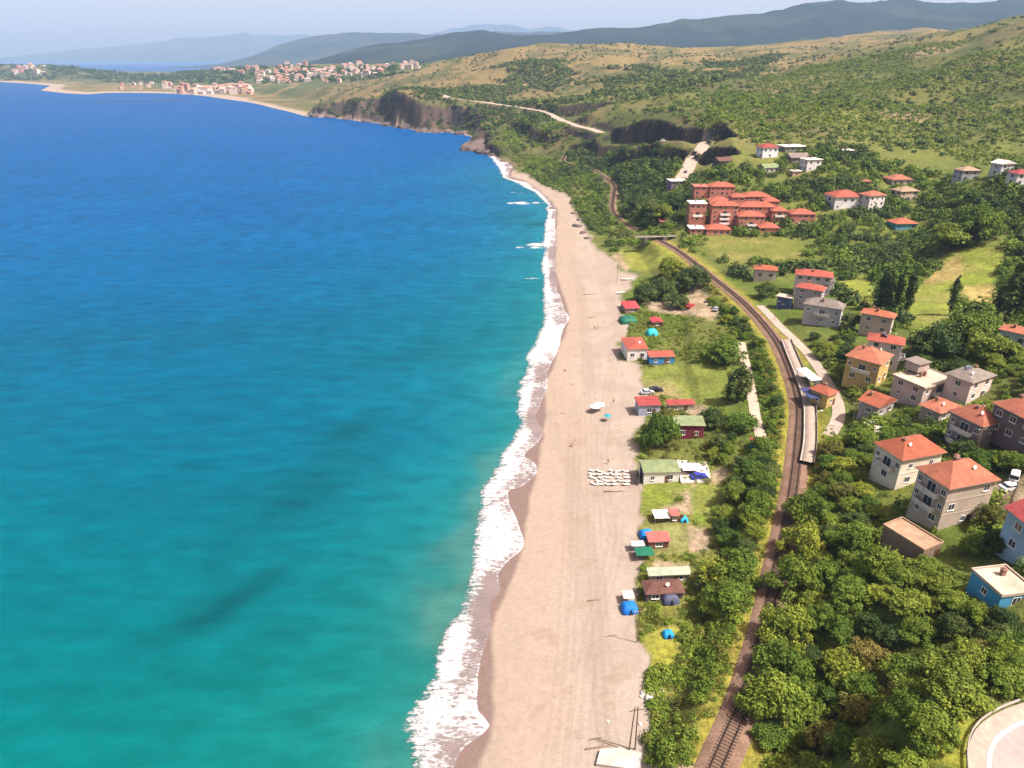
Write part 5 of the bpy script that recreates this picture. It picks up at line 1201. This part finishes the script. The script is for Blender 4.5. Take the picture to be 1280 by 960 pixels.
car('silver car parked on the grass edge above the beach cafe', 809, 492, .15, (.50, .52, .56)); car('black car parked right beside the silver car above the beach cafe', 820, 489, -.1, (.02, .02, .025))
car('blue car parked on the terrace of the long white hut', 873, 598, .2, (.03, .04, .32)); car('dark car driving down the climbing road past the mauve house', 857, 216, 1.1, (.06, .06, .12))
car('white van on the ledge above the bluff left of the climbing road', 829, 177, .1, (.78, .78, .78), True); car('white car in front of the small gable house', 1090, 532, .4, (.78, .78, .78))
car('white car in the shade of the tall dark tree at the beach car park', 852, 356, .5, (.76, .76, .76)); car('grey car at the right corner of the beach car park', 895, 388, 1.0, (.35, .36, .4)); car('red car in the beach car park', 863, 384, .8, (.5, .03, .03))
# ------------------------------------------------------------------ things on the sand
def parasol(label, px, py, rad, h, col):
    g = hit(px, py); r = empty('parasol', tuple(g)); tag(r, label, 'parasol')
    MB().bar((0, 0, -.2), (0, 0, h), .03).build('pole', M_METAL, r)
    n = 8; m = MB(); rim = [(rad * math.cos(k * 2 * math.pi / n), rad * math.sin(k * 2 * math.pi / n), h - .45) for k in range(n)]
    m.add(rim + [(0, 0, h + .05)], [(k, (k + 1) % n, n) for k in range(n)]); m.add([(x * .98, y * .98, z - .03) for x, y, z in rim] + [(0, 0, h)], [((k + 1) % n, k, n) for k in range(n)])
    m.build('canopy', plain('cloth_%s' % (col,), col, .8, var=.08), r)
parasol('large white parasol on the open sand, left of two', 744, 515, 1.7, 2.4, (.78, .74, .68)); parasol('large white parasol on the open sand, right of two', 749, 513, 1.7, 2.5, (.76, .72, .66))
parasol('teal parasol on the open sand by the white ones', 759, 526, 1.1, 2.2, (.02, .25, .33))
lg = MB(); lg.box(-.32, .32, -.9, .35, .28, .36).add([(-.32, .35, .28), (.32, .35, .28), (.32, .95, .72), (-.32, .95, .72), (-.32, .35, .36), (.32, .35, .36), (.32, .92, .80), (-.32, .92, .80)], [(0, 3, 2, 1), (4, 5, 6, 7), (0, 1, 5, 4), (1, 2, 6, 5), (2, 3, 7, 6), (3, 0, 4, 7)])
for x in (-.28, .28):
    for y in (-.8, .3): lg.box(x - .04, x + .04, y - .04, y + .04, -.1, .28)
me = lg.mesh('sun_lounger', plain('lounger_white', (.56, .52, .48), .6, var=.1))
for i in range(6):
    for j in range(5):
        if (i * 5 + j) % 7 == 3: continue
        g = hit(742 + i * 8.0 + random.uniform(-1.8, 1.8) + j * .4, 590 + j * 4.2 + random.uniform(-.6, .6))
        o = link('sun_lounger', me, None, tuple(g), 1.5 + random.uniform(-.5, .5)); tag(o, 'white sun lounger in the rows beside the blue shade screen', 'sun lounger', 'sun loungers on the sand')
def skin_body(name, pts, edges, rads, mat):
    m = bpy.data.meshes.new(name); m.from_pydata(pts, edges, []); o = bpy.data.objects.new(name, m); COL.objects.link(o)
    o.modifiers.new('s', 'SKIN'); sub = o.modifiers.new('b', 'SUBSURF'); sub.levels = 1; sub.render_levels = 1
    for v_, r in zip(m.skin_vertices[0].data, rads): v_.radius = (r, r)
    m.skin_vertices[0].data[0].use_root = True
    dg = bpy.context.evaluated_depsgraph_get(); me_ = bpy.data.meshes.new_from_object(o.evaluated_get(dg)); bpy.data.objects.remove(o)
    me_.materials.clear(); me_.materials.append(mat); me_.shade_smooth(); me_.name = name; return me_
SKIN = plain('skin', (.42, .22, .14), .6, var=.05)
ED = [(0, 1), (1, 2), (2, 3), (3, 4), (2, 5), (5, 6), (6, 7), (2, 8), (8, 9), (9, 10), (0, 11), (11, 12), (12, 13), (0, 14), (14, 15), (15, 16)]
RD = [.15, .14, .12, .055, .11, .055, .045, .04, .055, .045, .04, .085, .06, .05, .085, .06, .05]
STAND = [(0, 0, .92), (0, 0, 1.15), (0, 0, 1.40), (0, 0, 1.52), (0, .01, 1.64), (.2, 0, 1.38), (.26, .02, 1.1), (.24, -.08, .86), (-.2, 0, 1.38), (-.26, .02, 1.1), (-.24, -.08, .86), (.1, 0, .86), (.11, -.03, .48), (.12, .02, .05), (-.1, 0, .86), (-.12, .08, .48), (-.12, .12, .05)]
SIT = [(0, 0, .14), (0, .05, .38), (0, .10, .62), (0, .09, .74), (0, .06, .86), (.2, .10, .6), (.25, .2, .35), (.2, .28, .06), (-.2, .10, .6), (-.25, .2, .35), (-.2, .28, .06), (.1, -.05, .13), (.13, -.36, .42), (.12, -.62, .06), (-.1, -.05, .13), (-.13, -.36, .40), (-.12, -.64, .06)]
LIE = [(0, 0, .13), (0, .24, .13), (0, .48, .14), (0, .6, .14), (0, .72, .14), (.2, .47, .12), (.3, .25, .08), (.32, 0, .06), (-.2, .47, .12), (-.3, .25, .08), (-.3, .02, .06), (.1, -.06, .12), (.11, -.46, .09), (.12, -.88, .07), (-.1, -.06, .12), (-.13, -.46, .09), (-.15, -.88, .07)]
BODY = {k: skin_body('body', p, ED, RD, SKIN) for k, p in (('stand', STAND), ('sit', SIT), ('lie', LIE))}
def person(label, px, py, pose, col, rz=0):
    g = hit(px, py); r = empty('person', tuple(g), rz); tag(r, label, 'person'); link('body', BODY[pose], r)
    P = {'stand': STAND, 'sit': SIT, 'lie': LIE}[pose]
    MB().bar(P[0], P[1], .19, 10, .17).build('swimwear', plain('swim_%s' % (col,), col, .8), r)
    hp = Vector(P[4]); MB().bar(hp + Vector((0, .03, .03)), hp + Vector((0, .04, .12)), .095, 8, .06).build('hair', plain('hair', (.03, .02, .015), .8), r)
person('person in dark clothes standing on the sand right of the teal parasol', 767, 504, 'stand', (.03, .03, .05), .4)
person('person sitting on the sand near the surf above the white parasols', 706, 464, 'sit', (.05, .05, .1), 1.2); person('person in pale clothes lying on the sand below the sitting one', 715, 481, 'lie', (.6, .5, .45), .3)
person('person lying on the sand left of the white parasols', 705, 517, 'lie', (.6, .3, .25), 1.4); person('person sitting on the sand between the parasols and the loungers', 714, 558, 'sit', (.03, .04, .1), .9); person('person in white lying beside the sitting person between parasols and loungers', 718, 555, 'lie', (.7, .7, .7), .9)
person('person walking on the sand above the sun loungers', 760, 580, 'stand', (.3, .1, .1), 2.0); person('person standing near the crimson awning hut, left of two', 743, 412, 'stand', (.05, .05, .06), 0); person('person standing near the crimson awning hut, right of two', 747, 411, 'stand', (.4, .1, .1), 1)
person('person standing on the terrace of the long white hut', 883, 590, 'stand', (.05, .06, .2), 0)
def boat(label, px, py, L_, rz):
    g = hit(px, py); r = empty('rowing_boat', (g[0], g[1], g[2]), rz); tag(r, label, 'boat'); n = 12
    def ring(t): 
        w = .75 * (1 - abs(2 * t - 1) ** 2.4 * .96); x = (t - .5) * L_; k = .12 * abs(2 * t - 1) ** 2
        return [(x, -w, .62 + k), (x, -w * .7, .2 + k), (x, 0, .05 + k), (x, w * .7, .2 + k), (x, w, .62 + k)]
    m = MB(); vs = [p for i in range(n + 1) for p in ring(i / n)]
    f = [(i * 5 + j, i * 5 + j + 1, (i + 1) * 5 + j + 1, (i + 1) * 5 + j) for i in range(n) for j in range(4)]
    o = m.add(vs, f).build('hull', plain('boat_white', (.74, .73, .70), .5), r); s = o.modifiers.new('t', 'SOLIDIFY'); s.thickness = .06
    for t_ in (.35, .62): 
        q = ring(t_); MB().box(q[0][0] - .12, q[0][0] + .12, q[0][1] * .9, q[4][1] * .9, .44, .5).build('thwart', plain('boat_wood', (.3, .18, .1), .7), r)
boat('white rowing boat on the sand below the thin pole', 784, 350, 6.5, .1); boat('pale rowing boat near the awning hut', 776, 367, 5, .5)
def log(label, px, py, L_, rz):
    g = hit(px, py); o = MB().bar((-L_ / 2, 0, .1), (L_ / 2, .15, .16), .14, 7, .09).bar((L_ * .1, .05, .15), (L_ * .28, .6, .35), .06, 5, .03).build('driftwood_log', plain('driftwood', (.22, .16, .12), .95)); o.location = tuple(g); o.rotation_euler = (0, 0, rz); tag(o, label, 'driftwood')
log('driftwood log high on the beach near the awning huts', 738, 368, 7, .05); log('driftwood log on the sand level with the green tent', 741, 397, 4, .2); log('driftwood log on the sand beside the long white hut', 770, 615, 6, -.1); log('driftwood log on the open sand left of the blue dome tent', 742, 751, 2.5, 0); log('bleached log near the slab at the bottom of the beach', 748, 935, 4, .1)
def rock_mesh(seed):
    import bmesh
    bm = bmesh.new(); bmesh.ops.create_icosphere(bm, subdivisions=2, radius=1); g = random.Random(seed)
    for v_ in bm.verts:
        c = v_.co; k = 1 + .22 * math.sin(c.x * 3 + seed) * math.cos(c.y * 4 + seed * 2) + g.uniform(-.07, .07); v_.co = Vector((c.x * k, c.y * k * .85, c.z * k * .6))
    m = bpy.data.meshes.new('boulder'); bm.to_mesh(m); bm.free(); return m
RK = [rock_mesh(s) for s in range(4)]
M_PALEROCK = plain('pale_rock', (.66, .60, .55), .9, var=.3, scale=1.2); M_DARKROCK = plain('dark_rock', (.12, .09, .085), .9, var=.4, scale=.5)
for m in RK: m.materials.append(M_PALEROCK)
for i, (px, py, s) in enumerate([(807,868,.9),(812,872,1.1),(818,868,.8),(815,876,.7),(822,872,.9),(803,871,.5),(826,865,.6),(752,950,.7),(812,892,.4),(800,905,.35),(806,918,.4),(760,902,.3)]):
    g = hit(px, py); o = link('boulder', RK[i % 4], None, (g[0], g[1], g[2] + s * .15), i * 1.3, (s, s, s)); tag(o, 'whitish boulder where the weeds meet the sand in the lower part of the beach' if i < 7 else 'small whitish boulder scattered on the lower sand', 'boulder', 'whitish boulders by the weeds' if i < 7 else 'small boulders on the sand')
RD_ = [m.copy() for m in RK]
for m in RD_: m.materials[0] = M_DARKROCK
for i, (px, py, s) in enumerate([(591,187,14),(600,190,10),(609,192,9),(583,184,9),(596,181,12),(615,196,6),(577,168,10),(560,166,10),(530,165,12),(508,160,13),(486,157,12),(460,153,10),(436,149,11),(545,166,7),(394,146,11),(412,147,9),(628,203,4),(640,206,3.5),(645,211,2.5),(690,262,3.0),(722,284,3.2),(729,292,2.6),(735,299,2.2),(724,276,2.4),(718,268,2.2)]):
    g = hit(px, py - 1); o = link('sea_rock', RD_[i % 4], None, (g[0], g[1], max(0, g[2]) - s * .1), i * 1.7, (s * 1.2, s, s * .9)); tag(o, 'dark craggy rock at the foot of the headland cliffs' if i < 19 else 'dark rock on the inner edge of the far beach', 'rock', 'rocks below the headland' if i < 19 else 'rocks behind the far beach')
# ================================================================== THE FAR TOWN
TW = [plain('town_wall_%d' % i, c, .9, var=.08) for i, c in enumerate([(.60, .52, .46), (.58, .36, .29), (.50, .42, .40), (.58, .46, .34), (.48, .28, .23), (.66, .60, .57)])]
TP = []; TOWN_R = [plain('town_roof_%d' % k, c, .9) for k, c in enumerate([(.40, .22, .17), (.36, .17, .12), (.46, .36, .31)])]
for i in range(9):
    g = random.Random(i); W, D, n = g.uniform(15, 30), g.uniform(12, 17), g.randint(3, 6); h = n * 3.1; m = MB()
    m.box(-W/2, W/2, -D/2, D/2, -8, h, 0); e = .8; z = h + .02
    m.add([(-W/2-e, -D/2-e, z), (W/2+e, -D/2-e, z), (W/2+e, D/2+e, z), (-W/2-e, D/2+e, z), (-W/2+D*.45, 0, z+3.4), (W/2-D*.45, 0, z+3.4)], [(0, 1, 5, 4), (2, 3, 4, 5), (1, 2, 5), (3, 0, 4), (3, 2, 1, 0)], 1)
    for k in range(n):
        c = int(W / 4)
        for q in range(c): x = -W/2 + W * (q + .5) / c; m.box(x - .9, x + .9, -D/2 - .06, -D/2 + .1, k * 3.1 + .9, k * 3.1 + 2.4, 2)
    TP.append(m.mesh('apartment_building', [TW[i % 6], TOWN_R[i % 3], M_GLASS]))
def town(px0, px1, py0, py1, n, label, group, seed, s0=.42, s1=.72):
    g = random.Random(seed)
    for _ in range(int(n * 2.0)):
        p = hit(g.uniform(px0, px1), g.uniform(py0, py1)); s = g.uniform(s0, s1)
        o = link('apartment_building', TP[g.randrange(9)], None, tuple(p), g.uniform(-.5, .5), (s, s, s * g.uniform(.9, 1.3))); tag(o, label, 'building', group)
town(222, 262, 111, 118, 12, 'pale apartment building in the left half of the far shore row', 'far shore row, left half', 1, .6, .85)
town(262, 316, 110, 118, 22, 'pinkish apartment building in the right half of the far shore row', 'far shore row, right half', 2, .6, .85)
town(150, 215, 105, 113, 9, 'low pale building on the bay shore left of the far shore row', 'low buildings left of the shore row', 3, .4, .6)
town(262, 318, 82, 93, 12, 'pale building on the wooded rise behind the far shore row', 'buildings behind the shore row', 4, .6, .9)
town(318, 350, 88, 104, 16, 'pink apartment building in the lower left part of the hill town', 'hill town, lower left', 5)
town(350, 384, 80, 104, 24, 'apartment building in the densest part of the hill town', 'hill town, densest part', 6)
town(384, 425, 88, 104, 18, 'apartment building in the middle of the hill town', 'hill town, middle', 7)
town(425, 480, 82, 96, 18, 'apartment building on the right side of the hill town', 'hill town, right side', 8)
town(482, 524, 80, 87, 9, 'building at the right tip of the hill town ridge', 'hill town, right tip', 9, .30, .45)
town(16, 56, 82, 92, 9, 'pale building on the wooded point at the far left', 'buildings on the far left point', 10, .7, 1)
P = smooth_line([gp(*p, .9) for p in ((120, 127.5), (150, 127), (190, 126), (236, 124.5))], 12); o = ribbon(P, [(5, -2), (4, 0), (-4, 0), (-5, -2)], 'breakwater', plain('wet_stone', (.03, .035, .045), .9)); tag(o, 'dark low breakwater in the bay off the far town', 'breakwater')
